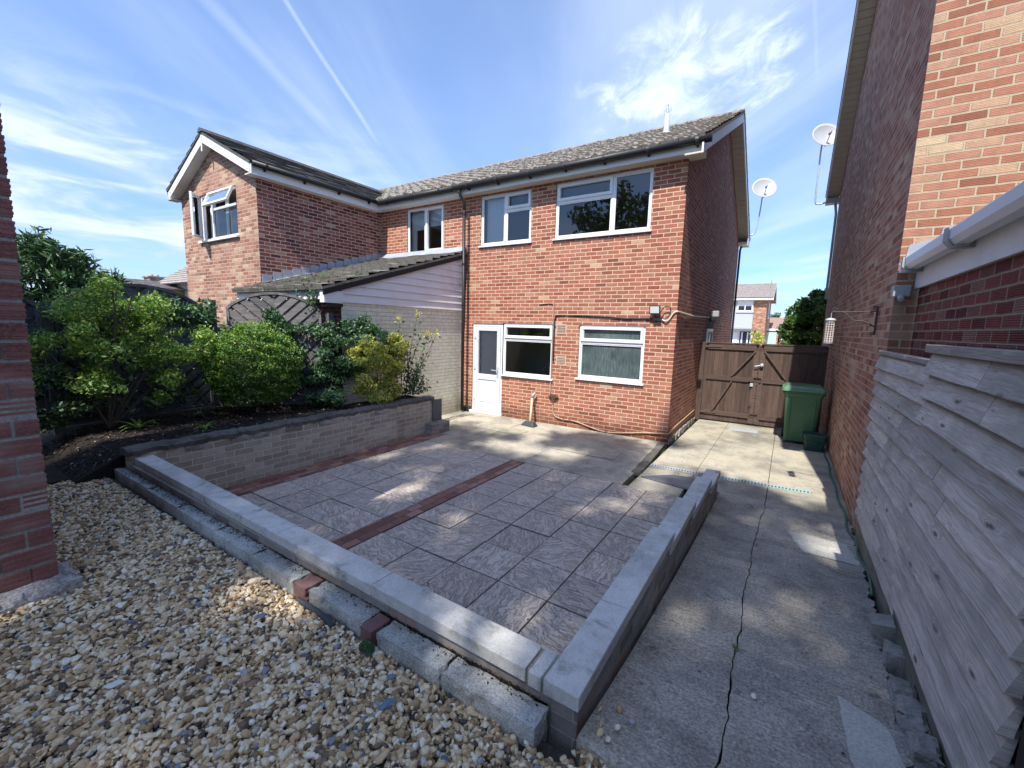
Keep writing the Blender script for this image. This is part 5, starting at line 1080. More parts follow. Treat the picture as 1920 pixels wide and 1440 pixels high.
for k in range(9): g.box(-0.87+k*0.057, -0.84+k*0.057, 10.0, 10.22, 0.012, 0.018)
o = g.build('drain_cover', M['metal'], None, loc=(-0.63, 10.1, 0)); tag(o, 'ribbed grey metal drain cover on the concrete before the gate', 'drain cover')
g = MB(); g.prism([(-1.56, 5.86, 0.0), (-0.72, 5.70, 0.0), (-0.72, 6.25, 0.0), (-1.20, 6.22, 0.0)], (0, 0, 0.014)); o = g.build('slate_sheet', M['slate'], None, loc=(-1.1, 6, 0)); tag(o, 'flat dark slate sheet lying beside the far end of the low patio wall', 'slate')
g = MB(); yy = 5.98
while yy < 7.9:
    xw = -1.66-0.05*(yy-6); g.box(xw-0.07+random.gauss(0, .004), xw+0.06+random.gauss(0, .004), yy, yy+0.12, -0.04, 0.018+random.random()*0.008); yy += 0.12
struct(g.build('mortar_strip', M['cap'], bevel=0.006))
MA = thing('mallet', (-4.4, 7.6, 0), 'dark rubber headed mallet left on its head, pale handle leaning on the house wall', 'mallet')
g = MB(); g.add([(-4.58, 7.52, 0.003), (-4.22, 7.44, 0.003), (-4.22, 7.66, 0.003), (-4.58, 7.72, 0.003), (-4.50, 7.56, 0.09), (-4.28, 7.51, 0.10), (-4.28, 7.61, 0.10), (-4.50, 7.66, 0.09)], [(0, 3, 2, 1), (4, 5, 6, 7), (0, 1, 5, 4), (1, 2, 6, 5), (2, 3, 7, 6), (3, 0, 4, 7)]); g.build('mallet_head', M['rubber'], MA, bevel=0.02)
g = MB(); g.tube([(-4.39, 7.60, 0.08), (-4.47, 7.78, 0.38), (-4.52, 7.88, 0.55)], [0.026, 0.024, 0.028], 10); g.build('mallet_handle', M['handle'], MA, smooth=True)
g = MB(); g.tube([(-4.517, 7.873, 0.54), (-4.50, 7.89, 0.60), (-4.46, 7.91, 0.66)], [0.036, 0.042, 0.02], 10); g.build('taped_end', M['dish'], MA, smooth=True)

# ------------------------------------------------------------------ fittings on the house wall
g = MB(); g.tube(smooth_path([(-4.49, 7.985, 2.53), (-4.25, 7.985, 2.545), (-4.165, 7.98, 2.535), (-4.14, 7.98, 2.48), (-4.138, 7.98, 1.5), (-4.14, 7.98, 0.62)]), 0.011, 6); o = g.build('buff_conduit', M['cable_b'], None, loc=(-4.14, 8, 1), smooth=True); tag(o, 'thin buff conduit hooking over then dropping straight down beside the air bricks', 'conduit')
g = MB(); g.tube(smooth_path([(-4.10, 7.98, 1.35), (-4.10, 7.98, 2.1), (-4.085, 7.98, 2.24), (-3.98, 7.98, 2.30), (-3.0, 7.98, 2.28), (-2.6, 7.98, 2.25), (-2.12, 7.975, 2.26)]), 0.013, 6); o = g.build('black_cable', M['black'], None, loc=(-3, 8, 2.2), smooth=True); tag(o, 'black cable curving over the air bricks and along to the floodlight', 'cable')
g = MB(); g.tube(smooth_path([(-4.05, 7.975, 0.56), (-4.06, 7.975, 0.42), (-4.03, 7.975, 0.22), (-3.85, 7.97, 0.155), (-3.55, 7.97, 0.15), (-3.0, 7.97, 0.04), (-2.7, 7.97, 0.04), (-2.2, 7.97, 0.12), (-1.72, 7.97, 0.18), (-1.67, 7.99, 0.19), (-1.675, 8.4, 0.22), (-1.68, 10.5, 0.25)]), 0.012, 6); o = g.build('buff_cable', M['cable_b'], None, loc=(-3, 8, 0.1), smooth=True); tag(o, 'buff cable sagging along the bottom of the sunlit house wall', 'cable')
g = MB(); g.box(-4.11, -4.0, 7.94, 7.998, 0.56, 0.64); g.tube([(-4.16, 7.96, 0.60), (-3.94, 7.96, 0.60)], 0.022, 8); g.tube([(-4.06, 7.96, 0.57), (-4.06, 7.92, 0.50)], 0.014, 6); o = g.build('outside_tap', M['rust'], None, loc=(-4.05, 7.96, 0.6), bevel=0.005); tag(o, 'small weathered outside tap and pipe fitting low on the wall', 'tap')
FLt = thing('floodlight', (-2.05, 7.93, 2.4), 'small black framed floodlight above the frosted window, with loose cable', 'floodlight')
g = MB(); g.hexa([(-2.15, 7.88, 2.335), (-1.965, 7.88, 2.335), (-1.965, 7.92, 2.33), (-2.15, 7.92, 2.33), (-2.15, 7.855, 2.485), (-1.965, 7.855, 2.485), (-1.965, 7.895, 2.49), (-2.15, 7.895, 2.49)]); g.build('lamp_housing', M['black'], FLt, bevel=0.004)
g = MB(); g.add([(-2.135, 7.877, 2.352), (-1.98, 7.877, 2.352), (-1.98, 7.854, 2.47), (-2.135, 7.854, 2.47)], [(0, 1, 2, 3)]); g.build('lamp_lens', M['lens'], FLt)
g = MB(); g.tube([(-2.06, 7.90, 2.34), (-2.06, 7.93, 2.28)], 0.018); g.lathe([(0.045, 0), (0.05, 0.03), (0.02, 0.08)], (-2.06, 7.998, 2.24), 12, (0, -1, 0)); g.box(-2.03, -1.95, 7.93, 7.998, 2.22, 2.28); g.build('sensor', M['black'], FLt)
g = MB(); g.tube(smooth_path([(-1.97, 7.92, 2.36), (-1.90, 7.92, 2.46), (-1.81, 7.93, 2.46), (-1.80, 7.95, 2.36), (-1.86, 7.97, 2.27), (-1.94, 7.97, 2.25)]), 0.008, 6); g.build('loose_cable', M['black'], FLt, smooth=True)
g = MB(); g.tube(smooth_path([(-1.94, 7.97, 2.24), (-1.87, 7.965, 2.215), (-1.81, 7.965, 2.26), (-1.76, 7.97, 2.35), (-1.71, 7.975, 2.385), (-1.675, 7.99, 2.385), (-1.68, 8.3, 2.38), (-1.68, 9.5, 2.36), (-1.68, 11.6, 2.40)]), 0.013, 6); o = g.build('white_cable', M['cable_w'], None, loc=(-1.7, 8, 2.3), smooth=True); tag(o, 'white cable turning the house corner between the two wall lights', 'cable')
SL_ = thing('security_light', (-1.65, 11.75, 2.45), 'small white and black security light high on the shaded side wall', 'security light')
g = MB(); g.box(-1.69, -1.50, 11.68, 11.86, 2.42, 2.56); g.build('lamp_housing', M['dish'], SL_, bevel=0.01)
g = MB(); g.box(-1.69, -1.52, 11.60, 11.74, 2.30, 2.41); g.lathe([(0.05, 0), (0.045, 0.06)], (-1.6, 11.6, 2.36), 10, (0, -1, 0)); g.build('sensor', M['black'], SL_)
g = MB(); g.box(0.74, 0.86, 5.08, 5.19, 2.40, 2.50); g.tube([(0.80, 5.10, 2.40), (0.79, 5.02, 2.37)], 0.025); o = g.build('corner_camera', M['dish'], None, loc=(0.8, 5.15, 2.45), bevel=0.008); tag(o, 'small pale box light tucked under the end of the white gutter', 'wall light')
BR = thing('hanging_bracket', (0.77, 5.9, 2.2), 'scrolled black iron hanging bracket on the shaded brick wall', 'bracket')
g = MB(); g.tube([(0.755, 5.9, 2.06), (0.755, 5.9, 2.36)], 0.009); g.tube(smooth_path([(0.755, 5.9, 2.31), (0.60, 5.9, 2.30), (0.45, 5.9, 2.30), (0.37, 5.9, 2.30)]), 0.007, 6); g.tube(smooth_path([(0.755, 5.9, 2.14), (0.66, 5.9, 2.20), (0.56, 5.9, 2.215), (0.50, 5.9, 2.28), (0.46, 5.9, 2.30)]), 0.007, 6); g.build('bracket_arm', M['rust'], BR)
for (cx, cz, s_) in ((0.39, 2.325, 1), (0.70, 2.275, 1), (0.70, 2.17, -1), (0.735, 2.07, 1), (0.735, 2.35, -1)):
    g = MB(); g.tube([(cx+0.028*math.exp(-0.12*k)*math.cos(k*0.55*s_), 5.9, cz+0.028*math.exp(-0.12*k)*math.sin(k*0.55*s_)) for k in range(14)], 0.005, 5); g.build('scroll', M['rust'], BR)
BFd = thing('bird_feeder', (0.37, 5.9, 2.0), 'pale wire bird feeder hanging from the iron bracket', 'bird feeder')
g = MB(); g.lathe([(0.002, 0.02), (0.03, 0.015), (0.05, 0.0), (0.05, -0.008)], (0.37, 5.9, 2.215), 16); g.tube([(0.37, 5.9, 2.235), (0.37, 5.9, 2.29)], 0.003); g.build('feeder_cap', M['metal'], BFd)
g = MB()
for k in range(10): a = k*math.pi/5; g.tube([(0.37+0.038*math.cos(a), 5.9+0.038*math.sin(a), 2.20), (0.37+0.038*math.cos(a), 5.9+0.038*math.sin(a), 1.97)], 0.003, 4)
for k in range(9): z = 1.98+k*0.026; g.tube([(0.37+0.039*math.cos(a*math.pi/8), 5.9+0.039*math.sin(a*math.pi/8), z) for a in range(17)], 0.0028, 4)
g.build('wire_cage', M['cable_w'], BFd)
g = MB(); g.lathe([(0.042, 0), (0.045, 0.012)], (0.37, 5.9, 1.955), 16); g.build('feeder_base', M['metal'], BFd)

def dish(name, c, r, face, pole, label):
    T = thing(name, pole[0], label, 'satellite dish', 'satellite dishes'); f = Vector(face).normalized(); g = MB()
    g.lathe([(0.001, 0.0), (r*0.3, 0.008), (r*0.6, 0.032), (r*0.85, 0.066), (r, 0.094), (r, 0.086), (r*0.85, 0.056), (r*0.6, 0.020), (r*0.3, -0.006), (0.001, -0.014)], c, 36, f); g.build('reflector', M['dish'], T, smooth=True)
    g = MB(); c = Vector(c); lnb = c+f*0.36+Vector((0, 0, -0.10)); g.tube([c+Vector((0, 0, -r*0.8))+f*0.05, lnb], 0.010, 6); g.lathe([(0.03, 0), (0.03, 0.09)], lnb-f*0.04, 10, -f); g.build('feed_arm', M['dish'], T)
    g = MB(); g.tube([c-f*0.03]+smooth_path(pole[1:])[::-1] if False else smooth_path([pole[0]]+pole[1:]+[c-f*0.03], 4), 0.021, 8); g.build('dish_pole', M['metal'], T, smooth=True); return T
dish('satellite_dish', (0.30, 14.35, 7.15), 0.34, (0.35, -0.85, 0.35), [(0.56, 14.45, 5.55), (0.34, 14.45, 5.50), (0.255, 14.45, 5.60), (0.25, 14.42, 6.2), (0.25, 14.40, 6.9)], 'pale satellite dish on a tall pole at the eaves of the right hand house')
dish('satellite_dish', (-1.13, 16.5, 6.63), 0.37, (0.30, -0.85, 0.40), [(-1.46, 16.62, 5.28), (-1.32, 16.65, 5.28), (-1.24, 16.65, 5.45), (-1.18, 16.62, 6.0), (-1.15, 16.58, 6.5)], 'smaller looking satellite dish on a curved pole at the far eaves of the middle house')

# ------------------------------------------------------------------ arched lattice fence behind the bed
LF = thing('lattice_fence', (-7.9, 3.3, 0.6), 'dark weathered fence of arched panels with diagonal woven slats', 'fence')
def convex_clip(poly, clipper):
    for i in range(len(clipper)):
        a, b = clipper[i], clipper[(i+1) % len(clipper)]; nx, ny = -(b[1]-a[1]), b[0]-a[0]; out = []
        for j in range(len(poly)):
            p, q = poly[j], poly[(j+1) % len(poly)]; d1 = (p[0]-a[0])*nx+(p[1]-a[1])*ny; d2 = (q[0]-a[0])*nx+(q[1]-a[1])*ny
            if d1 >= 0: out.append(p)
            if (d1 > 0 > d2) or (d1 < 0 < d2): f = d1/(d1-d2); out.append((p[0]+(q[0]-p[0])*f, p[1]+(q[1]-p[1])*f))
        poly = out
        if len(poly) < 3: return []
    return poly
def lattice_panel(A, B, z0, zs, za, mat, face):
    A = Vector((*A, 0)); B = Vector((*B, 0)); d = (B-A); W_ = d.length; d.normalize(); n = Vector((-d.y, d.x, 0)); n = n if n.dot(Vector(face)) > 0 else -n
    arc = lambda s: zs+(za-zs)*(1-((s/W_)*2-1)**2)**0.8
    outline = [(0, z0), (W_, z0)]+[(W_*(1-k/20), arc(W_*(1-k/20))) for k in range(21)]
    to = lambda s, z, o: tuple(A+d*s+n*o+Vector((0, 0, z)))
    def slat(G, p, ang, L_, w, o, t_):
        c, s = math.cos(ang), math.sin(ang); q = [(p[0]-c*L_-s*w/2*-1, p[1]-s*L_-c*w/2), (p[0]+c*L_+s*w/2, p[1]+s*L_-c*w/2), (p[0]+c*L_-s*w/2, p[1]+s*L_+c*w/2), (p[0]-c*L_-s*w/2, p[1]-s*L_+c*w/2)]
        return q
    G = MB(); cx = W_/2
    def add(q, lim, o, t_):
        q = convex_clip(q, outline); 
        if len(q) >= 3 and lim: q = convex_clip(q, lim)
        if len(q) < 3: return
        m_ = len(q); G.add([to(s, z, o) for s, z in q]+[to(s, z, o+t_) for s, z in q], [tuple(range(m_))[::-1], tuple(range(m_, 2*m_))]+[(i, (i+1) % m_, m_+(i+1) % m_, m_+i) for i in range(m_)])
    for side in (0, 1):
        lim = [(0, z0-1), (cx, z0-1), (cx, za+1), (0, za+1)] if side == 0 else [(cx, z0-1), (W_, z0-1), (W_, za+1), (cx, za+1)]
        ang = rad(-42) if side == 0 else rad(42)
        for layer, (aa, o, w, gp) in enumerate(((ang, 0.012, 0.10, 0.14), (-ang, -0.010, 0.125, 0.138))):
            k = -30
            while k < 30:
                dd = k*gp; px, pz = cx-math.sin(aa)*dd, (z0+za)/2+math.cos(aa)*dd
                c, s = math.cos(aa), math.sin(aa); L_ = 3
                q = [(px-c*L_+s*w/2, pz-s*L_-c*w/2), (px+c*L_+s*w/2, pz+s*L_-c*w/2), (px+c*L_-s*w/2, pz+s*L_+c*w/2), (px-c*L_-s*w/2, pz-s*L_+c*w/2)]
                add(q, lim, o+random.gauss(0, 0.002), 0.012); k += 1
    pnl = G.build('lattice_panel', mat, LF)
    F = MB(); pts = [to(W_*k/20, arc(W_*k/20)+0.01, 0.012) for k in range(21)]
    for a, b in zip(pts, pts[1:]): F.bar(a, b, 0.045, 0.04)
    for s in (0.02, W_-0.02): F.bar(to(s, z0, 0.012), to(s, zs, 0.012), 0.045, 0.04, (d.x, d.y, 0))
    F.bar(to(0, z0+0.02, 0.012), to(W_, z0+0.02, 0.012), 0.045, 0.04); F.bar(to(cx, z0, -0.02), to(cx, za-0.02, -0.02), 0.02, 0.04, (d.x, d.y, 0)); F.build('panel_frame', mat, pnl)
lattice_panel((-7.80, 3.44), (-6.72, 4.43), 0.62, 2.20, 2.48, M['wood_arch'], (1, -1, 0))
lattice_panel((-7.80, 1.44), (-7.93, 3.20), 0.62, 2.12, 2.48, M['wood_dark'], (1, 0, 0))
lattice_panel((-7.74, -0.45), (-7.79, 1.32), 0.62, 2.12, 2.42, M['wood_dark'], (1, 0, 0))
for (x, y, h, w) in ((-7.97, 3.28, 2.35, 0.11), (-7.80, 1.38, 2.2, 0.1), (-7.72, -0.55, 2.2, 0.1), (-6.63, 4.52, 2.2, 0.10)):
    g = MB(); g.box(x-w/2, x+w/2, y-w/2, y+w/2, 0.3, h); g.build('fence_post', M['wood_dark'], LF)
g = MB(); g.bar((-7.85, 3.31, 0.6), (-7.85, 3.31, 1.6), 0.10, 0.05, (1, 1, 0)); g.build('post_support', M['wood_dark'], LF)

# ------------------------------------------------------------------ plants
def shrub(name, base, label, clumps, n, size, mat, tmpl=LEAF, stems=(), tilt=None, shell=0.5, extra=None, seed=0, cat='shrub', group=None):
    T = thing(name, base, label, cat, group); rng = np.random.default_rng(100+seed)
    pos = blob_points(n, clumps, 1.0, shell, rng); s = size*rng.uniform(0.6, 1.35, n)
    R = rot_mats(n, rng=rng) if tilt is None else up_mats(n, tilt, rng)
    scatter_mesh('foliage', tmpl, pos, s, R, mat, T)
    if stems:
        g = MB()
        for st in stems: g.tube(smooth_path(st['p'], 4), [st['r']*(1-0.6*i/(len(st['p'])*4-4+0.01)) for i in range((len(st['p'])-1)*4+1)], 6)
        g.build('stems', M['bark'], T)
    return T
def fan(base, tips, r=0.018, seed=1):
    rr = random.Random(seed); out = []
    for t_ in tips:
        b = Vector(base); t_ = Vector(t_); m1 = b.lerp(t_, 0.35)+Vector((rr.gauss(0, .04), rr.gauss(0, .04), 0.06)); m2 = b.lerp(t_, 0.7)+Vector((rr.gauss(0, .04), rr.gauss(0, .04), 0.05)); out.append({'p': [b, m1, m2, t_], 'r': r*rr.uniform(0.6, 1.1)})
    return out
rg = np.random.default_rng(21)
# loose light green shrub
cl = sub_clumps(34, (-7.25, 1.90, 1.95), (0.55, 0.62, 0.55), 0.17, rg, -0.7)+sub_clumps(24, (-7.15, 2.45, 1.62), (0.45, 0.50, 0.35), 0.15, rg, -0.7)+sub_clumps(20, (-7.3, 1.35, 1.45), (0.40, 0.40, 0.40), 0.15, rg, -0.8)+sub_clumps(16, (-6.95, 2.0, 1.2), (0.35, 0.5, 0.25), 0.13, rg, -1)
SH = shrub('loose_shrub', (-7.3, 1.75, 0.62), 'airy light green shrub with bare forking stems, tallest in the bed before the fence', cl, 13000, 0.048, M['leaf_light'], LEAF, fan((-7.3, 1.75, 0.6), [(-7.2, 1.5, 2.2), (-7.0, 2.0, 2.3), (-7.2, 2.5, 1.9), (-7.4, 1.3, 1.6), (-6.9, 2.3, 1.7), (-7.3, 1.9, 2.4), (-7.1, 2.8, 1.7), (-7.5, 1.1, 1.9)], 0.022), seed=1, shell=0.35)
# big pointed leaf shrub behind the fence
cl = sub_clumps(46, (-8.85, 1.62, 2.30), (0.75, 0.55, 0.80), 0.20, rg, -0.4)+sub_clumps(22, (-8.7, 2.25, 2.05), (0.5, 0.35, 0.62), 0.16, rg, -0.4)
BS = shrub('tall_shrub', (-8.8, 1.6, 0.5), 'large dark green pointed leaf shrub rising behind the fence', cl, 5200, 0.13, M['leaf_dark'], NARROW, seed=2, shell=0.45)
g = MB(); rng = np.random.default_rng(4); tips = []
for k in range(34):
    a = rng.uniform(0, 2*np.pi); q = rng.uniform(0.3, 1); x = -8.85+0.8*q*math.cos(a); y = 1.72+0.75*q*math.sin(a); zt = 3.22-0.75*max(0, (y-1.75))**1.0-0.25*q+rng.normal(0, 0.07)
    g.tube([(x*0.3-8.85*0.7, y*0.3+1.7*0.7, 1.6), (x, y, zt-0.3), (x+rng.normal(0, .04), y+rng.normal(0, .04), zt)], [0.014, 0.008, 0.004], 5); tips.append((x, y, zt))
g.build('shoots', M['leaf_dark'], BS)
pos = []; 
for (x, y, z) in tips:
    for k in range(16): pos.append((x+rng.normal(0, .05), y+rng.normal(0, .05), z-abs(rng.normal(0, .14))+0.02))
pos = np.array(pos); scatter_mesh('shoot_leaves', NARROW, pos, 0.13*rng.uniform(0.6, 1.2, len(pos)), rot_mats(len(pos), rng=rng), M['leaf_dark'], BS)
# clipped dome shrub
rng = np.random.default_rng(77); n = 34000; d = rng.normal(size=(n, 3)); d /= np.linalg.norm(d, axis=1)[:, None]; d = d[d[:, 2] > -0.75]; n = len(d)
rr_ = (0.90+0.10*rng.random(n))*(1+0.07*np.sin(d[:, 0]*9+d[:, 2]*14)*np.sin(d[:, 1]*11)+0.05*np.sin(d[:, 2]*31+d[:, 0]*4+d[:, 1]*5)); rr_[rng.random(n) < 0.25] *= 0.88
DS = thing('dome_shrub', (-6.93, 3.42, 0.62), 'dense rounded green shrub with yellower tips on its top, in the middle of the bed', 'shrub')
scatter_mesh('foliage', LEAF, np.array([-6.93, 3.42, 1.27])+d*rr_[:, None]*np.array([0.60, 0.66, 0.70])*(1-0.12*np.clip(-d[:, 2:3], 0, 1)), 0.040*rng.uniform(0.6, 1.3, n), rot_mats(n, rng=rng), M['leaf_hedge'], DS)
d = rng.normal(size=(1500, 3)); d /= np.linalg.norm(d, axis=1)[:, None]; d[:, 2] = abs(d[:, 2]); scatter_mesh('pale_tips', LEAF, np.array([-6.93, 3.42, 1.29])+d*rng.uniform(0.98, 1.08, (1500, 1))*np.array([0.60, 0.66, 0.70]), 0.036, rot_mats(1500, rng=rng), M['leaf_light'], DS)  # lighter leaves scattered over the upper half only
g = MB(); g.tube([(-6.93, 3.42, 0.6), (-6.9, 3.42, 0.9), (-6.93, 3.4, 1.2)], [0.035, 0.03, 0.02]); g.build('stems', M['bark'], DS)
# climber on the angled panel
cl = sub_clumps(40, (-6.75, 4.35, 1.55), (0.42, 0.40, 0.55), 0.15, rg, -1)+sub_clumps(36, (-6.38, 4.72, 1.55), (0.28, 0.38, 0.50), 0.14, rg, -1)+sub_clumps(12, (-6.33, 5.0, 1.9), (0.13, 0.2, 0.22), 0.11, rg, -1)+sub_clumps(26, (-6.6, 4.35, 1.0), (0.3, 0.35, 0.4), 0.14, rg, -1)+sub_clumps(12, (-7.2, 3.98, 2.0), (0.25, 0.22, 0.2), 0.12, rg, -1)
shrub('climber', (-6.6, 4.4, 0.62), 'dark evergreen climber covering the corner between fence and cream wall', cl, 14000, 0.055, M['leaf_dark'], LEAF, fan((-6.5, 4.5, 0.6), [(-6.6, 4.3, 1.6), (-6.4, 4.7, 1.8), (-6.8, 4.2, 1.5)], 0.02, 3), seed=4, shell=0.4)
# creeper strands over the low roof
g = MB(); rng = np.random.default_rng(9); pos = []
for k in range(7):
    x = -8.6+k*0.33; pts = [(x+rng.normal(0, .1), 4.30, 2.50), (x+rng.normal(0, .15), 4.32, 2.68), (x+rng.normal(0, .3), 4.7, 2.80), (x+0.3+rng.normal(0, .2), 5.1, 2.92)]
    g.tube(smooth_path(pts, 4), 0.006, 5); pos += [tuple(np.array(p)+rng.normal(0, .04, 3)) for p in smooth_path(pts, 9)]
CR = thing('creeper', (-7.0, 4.3, 2.5), 'thin creeper strands trailing over the eaves of the low tiled roof', 'creeper'); g.build('creeper_stems', M['bark'], CR)
pos += [(-6.78+rng.normal(0, .10), 4.28+rng.normal(0, .04), 2.45+rng.normal(0, .10)) for _ in range(160)]
pos = np.array(pos); scatter_mesh('foliage', LEAF, pos, 0.055*rng.uniform(0.6, 1.3, len(pos)), rot_mats(len(pos), rng=rng), M['leaf_dark'], CR)
# yellow variegated shrub
cl = sub_clumps(56, (-6.02, 4.93, 1.22), (0.34, 0.52, 0.60), 0.13, rg, -0.9)+sub_clumps(18, (-5.96, 5.38, 1.60), (0.18, 0.20, 0.32), 0.10, rg, -1)+sub_clumps(12, (-5.95, 4.95, 0.85), (0.24, 0.4, 0.15), 0.10, rg, -1)
YS = shrub('variegated_shrub', (-6.05, 4.95, 0.62), 'bushy yellow and green variegated shrub against the cream wall', cl, 20000, 0.044, M['leaf_yellow'], LEAF, fan((-6.05, 4.95, 0.6), [(-6.0, 4.8, 1.3), (-6.1, 5.2, 1.5), (-6.0, 5.3, 1.8)], 0.016, 5), seed=5, shell=0.5)
rng = np.random.default_rng(31); pos = blob_points(2600, sub_clumps(16, (-6.12, 4.98, 1.75), (0.24, 0.25, 0.28), 0.12, rng, -0.8), 1, 0.4, rng); scatter_mesh('green_shoots', LEAF, pos, 0.05*rng.uniform(0.6, 1.2, len(pos)), rot_mats(len(pos), rng=rng), M['leaf_blue'], YS)
# tall thin plant with yellow flowers
TP = thing('flowering_plant', (-6.0, 5.75, 0.62), 'tall thin dark leaved plant with clusters of yellow flowers beside the variegated shrub', 'plant')
g = MB(); rng = np.random.default_rng(15); lp = []; fp = []
tops = [(-6.0, 5.50, 2.12), (-6.02, 5.98, 2.22), (-5.95, 6.22, 1.86), (-5.9, 6.40, 1.86), (-6.0, 6.10, 1.88), (-6.05, 5.75, 1.5), (-5.9, 5.9, 1.3)]
for t_ in tops:
    b = Vector((-6.0+rng.normal(0, .04), 5.72+rng.normal(0, .08), 0.6)); p = [b, b.lerp(Vector(t_), 0.5)+Vector((rng.normal(0, .03), -0.05, 0)), Vector(t_)]
    sp_ = smooth_path(p, 14); g.tube(sp_, 0.006, 5)
    for q in sp_[8:-1:1]:
        for _ in range(2): lp.append((q.x+rng.normal(0, .04), q.y+rng.normal(0, .04), q.z+rng.normal(0, .02)))
for t_ in tops[:5]:
    for _ in range(46): fp.append((t_[0]+rng.normal(0, .03), t_[1]+rng.normal(0, .035), t_[2]+rng.normal(0, .04)))
for _ in range(380): lp.append((-5.98+rng.normal(0, .10), 5.85+rng.normal(0, .17), 0.72+abs(rng.normal(0, .30))))
g.build('stems', M['bark'], TP); lp = np.array(lp); fp = np.array(fp)
scatter_mesh('foliage', LEAF, lp, 0.075*rng.uniform(0.6, 1.2, len(lp)), rot_mats(len(lp), rng=rng), M['leaf_dark'], TP); scatter_mesh('flowers', LEAF, fp, 0.035*rng.uniform(0.6, 1.2, len(fp)), rot_mats(len(fp), rng=rng), M['petal'], TP)
# low plants of the bed
def rosette(name, c, n, L_, mat, label, seed, w=0.05, group=None, up=0.9):
    rng = np.random.default_rng(seed); g = MB()
    for k in range(n):
        a = rng.uniform(0, 2*np.pi); l = L_*rng.uniform(0.6, 1.15); e = rng.uniform(0.35, 1.2)*up; d = Vector((math.cos(a), math.sin(a), 0)); sd_ = Vector((-math.sin(a), math.cos(a), 0)); pts = []
        for i in range(6):
            f = i/5; p = Vector(c)+d*l*f*math.cos(e*(1-0.4*f))+Vector((0, 0, l*(math.sin(e)*f-0.55*f*f))); ww = w*l*(1-f**2)*0.5+0.001; pts += [p-sd_*ww, p+sd_*ww]
        g.add(pts, [(2*i, 2*i+1, 2*i+3, 2*i+2) for i in range(5)])
    o = g.build(name, mat, None, loc=c); tag(o, label, 'plant', group); return o
rosette('strap_leaf_plant', (-6.37, 2.45, 0.61), 12, 0.24, M['leaf_light'], 'small strap leaved clump on the dark soil close to the planter wall', 1, 0.12)
rosette('strap_leaf_plant', (-7.0, 1.95, 0.61), 16, 0.34, M['leaf_light'], 'arching strap leaved clump below the airy shrub', 2, 0.08)
rosette('strap_leaf_plant', (-7.25, 2.75, 0.61), 18, 0.34, M['leaf_blue'], 'arching grassy clump on the soil left of the dome shrub', 3, 0.05)
cl = sub_clumps(10, (-6.28, 4.25, 0.78), (0.16, 0.22, 0.12), 0.08, rg, -0.4); shrub('spurge_plant', (-6.28, 4.25, 0.61), 'low blue green leafy plant at the foot of the dark climber', cl, 500, 0.09, M['leaf_blue'], NARROW, seed=8, cat='plant')
cl = [(-7.62+rg.normal(0, .05), rg.uniform(1.5, 2.95), rg.uniform(0.75, 1.7), 0.10, 0.14, 0.12) for _ in range(26)]; shrub('ivy', (-7.65, 2.2, 0.62), 'white edged ivy spreading over the dark lattice panel', cl, 620, 0.085, M['leaf_var'], LEAF, seed=9, cat='ivy')
cl = [(-7.85+rg.normal(0, .08), rg.uniform(2.4, 3.2), rg.uniform(2.0, 2.35), 0.12, 0.16, 0.12) for _ in range(14)]; shrub('ivy', (-7.85, 2.8, 2.1), 'green ivy clump draped over the top of the fence beside its post', cl, 900, 0.07, M['leaf_blue'], LEAF, seed=10, cat='ivy')
cl = sub_clumps(18, (-7.35, 1.25, 1.05), (0.3, 0.4, 0.35), 0.14, rg, -1); shrub('low_shrub', (-7.35, 1.25, 0.62), 'small dark shrub beside the close brick corner, low before the fence', cl, 2600, 0.05, M['leaf_dark'], LEAF, seed=11)
cl = sub_clumps(110, (-8.55, 2.6, 1.4), (0.4, 1.5, 0.75), 0.22, rg, -1); shrub('hedge_shrub', (-8.6, 3.1, 0.6), 'dark leafy shrub on the far side of the fence below the gabled wing', cl, 9000, 0.08, M['leaf_dark'], LEAF, seed=12)
def tuft(name, c, n, L_, label, seed):
    rng = np.random.default_rng(seed); pos = np.array(c)+rng.normal(0, 1, (n, 3))*np.array([0.014, 0.02, 0.002])+np.array([0, 0, L_*0.3]); o = scatter_mesh(name, NARROW, pos, np.column_stack([np.full(n, L_*0.3), np.full(n, L_*0.3), rng.uniform(0.6, 1.2, n)*L_]), up_mats(n, 0.3, rng) @ np.array([[1, 0, 0], [0, 0, -1], [0, 1, 0]]), M['leaf_light'], None, c); tag(o, label, 'weed')
tuft('weed', (-0.085, 2.56, zd(2.56)), 70, 0.045, 'green weed tuft growing in the long drive crack', 1)
tuft('weed', (-0.083, 2.44, zd(2.44)), 30, 0.03, 'tiny weed just nearer than the larger tuft in the drive crack', 2)
rng = np.random.default_rng(3); n = 900; c0 = np.array([-1.66, 1.285, 0.40]); d = rng.normal(size=(n, 3)); d[:, 2] = abs(d[:, 2]); d /= np.linalg.norm(d, axis=1)[:, None]; o = scatter_mesh('moss_tuft', CARD, c0+d*np.array([.045, .03, .035]), 0.012, rot_mats(n, rng=rng), M['leaf_blue'], None, tuple(c0)); tag(o, 'rounded green moss tuft on the gravel below the larger red kerb brick', 'moss')
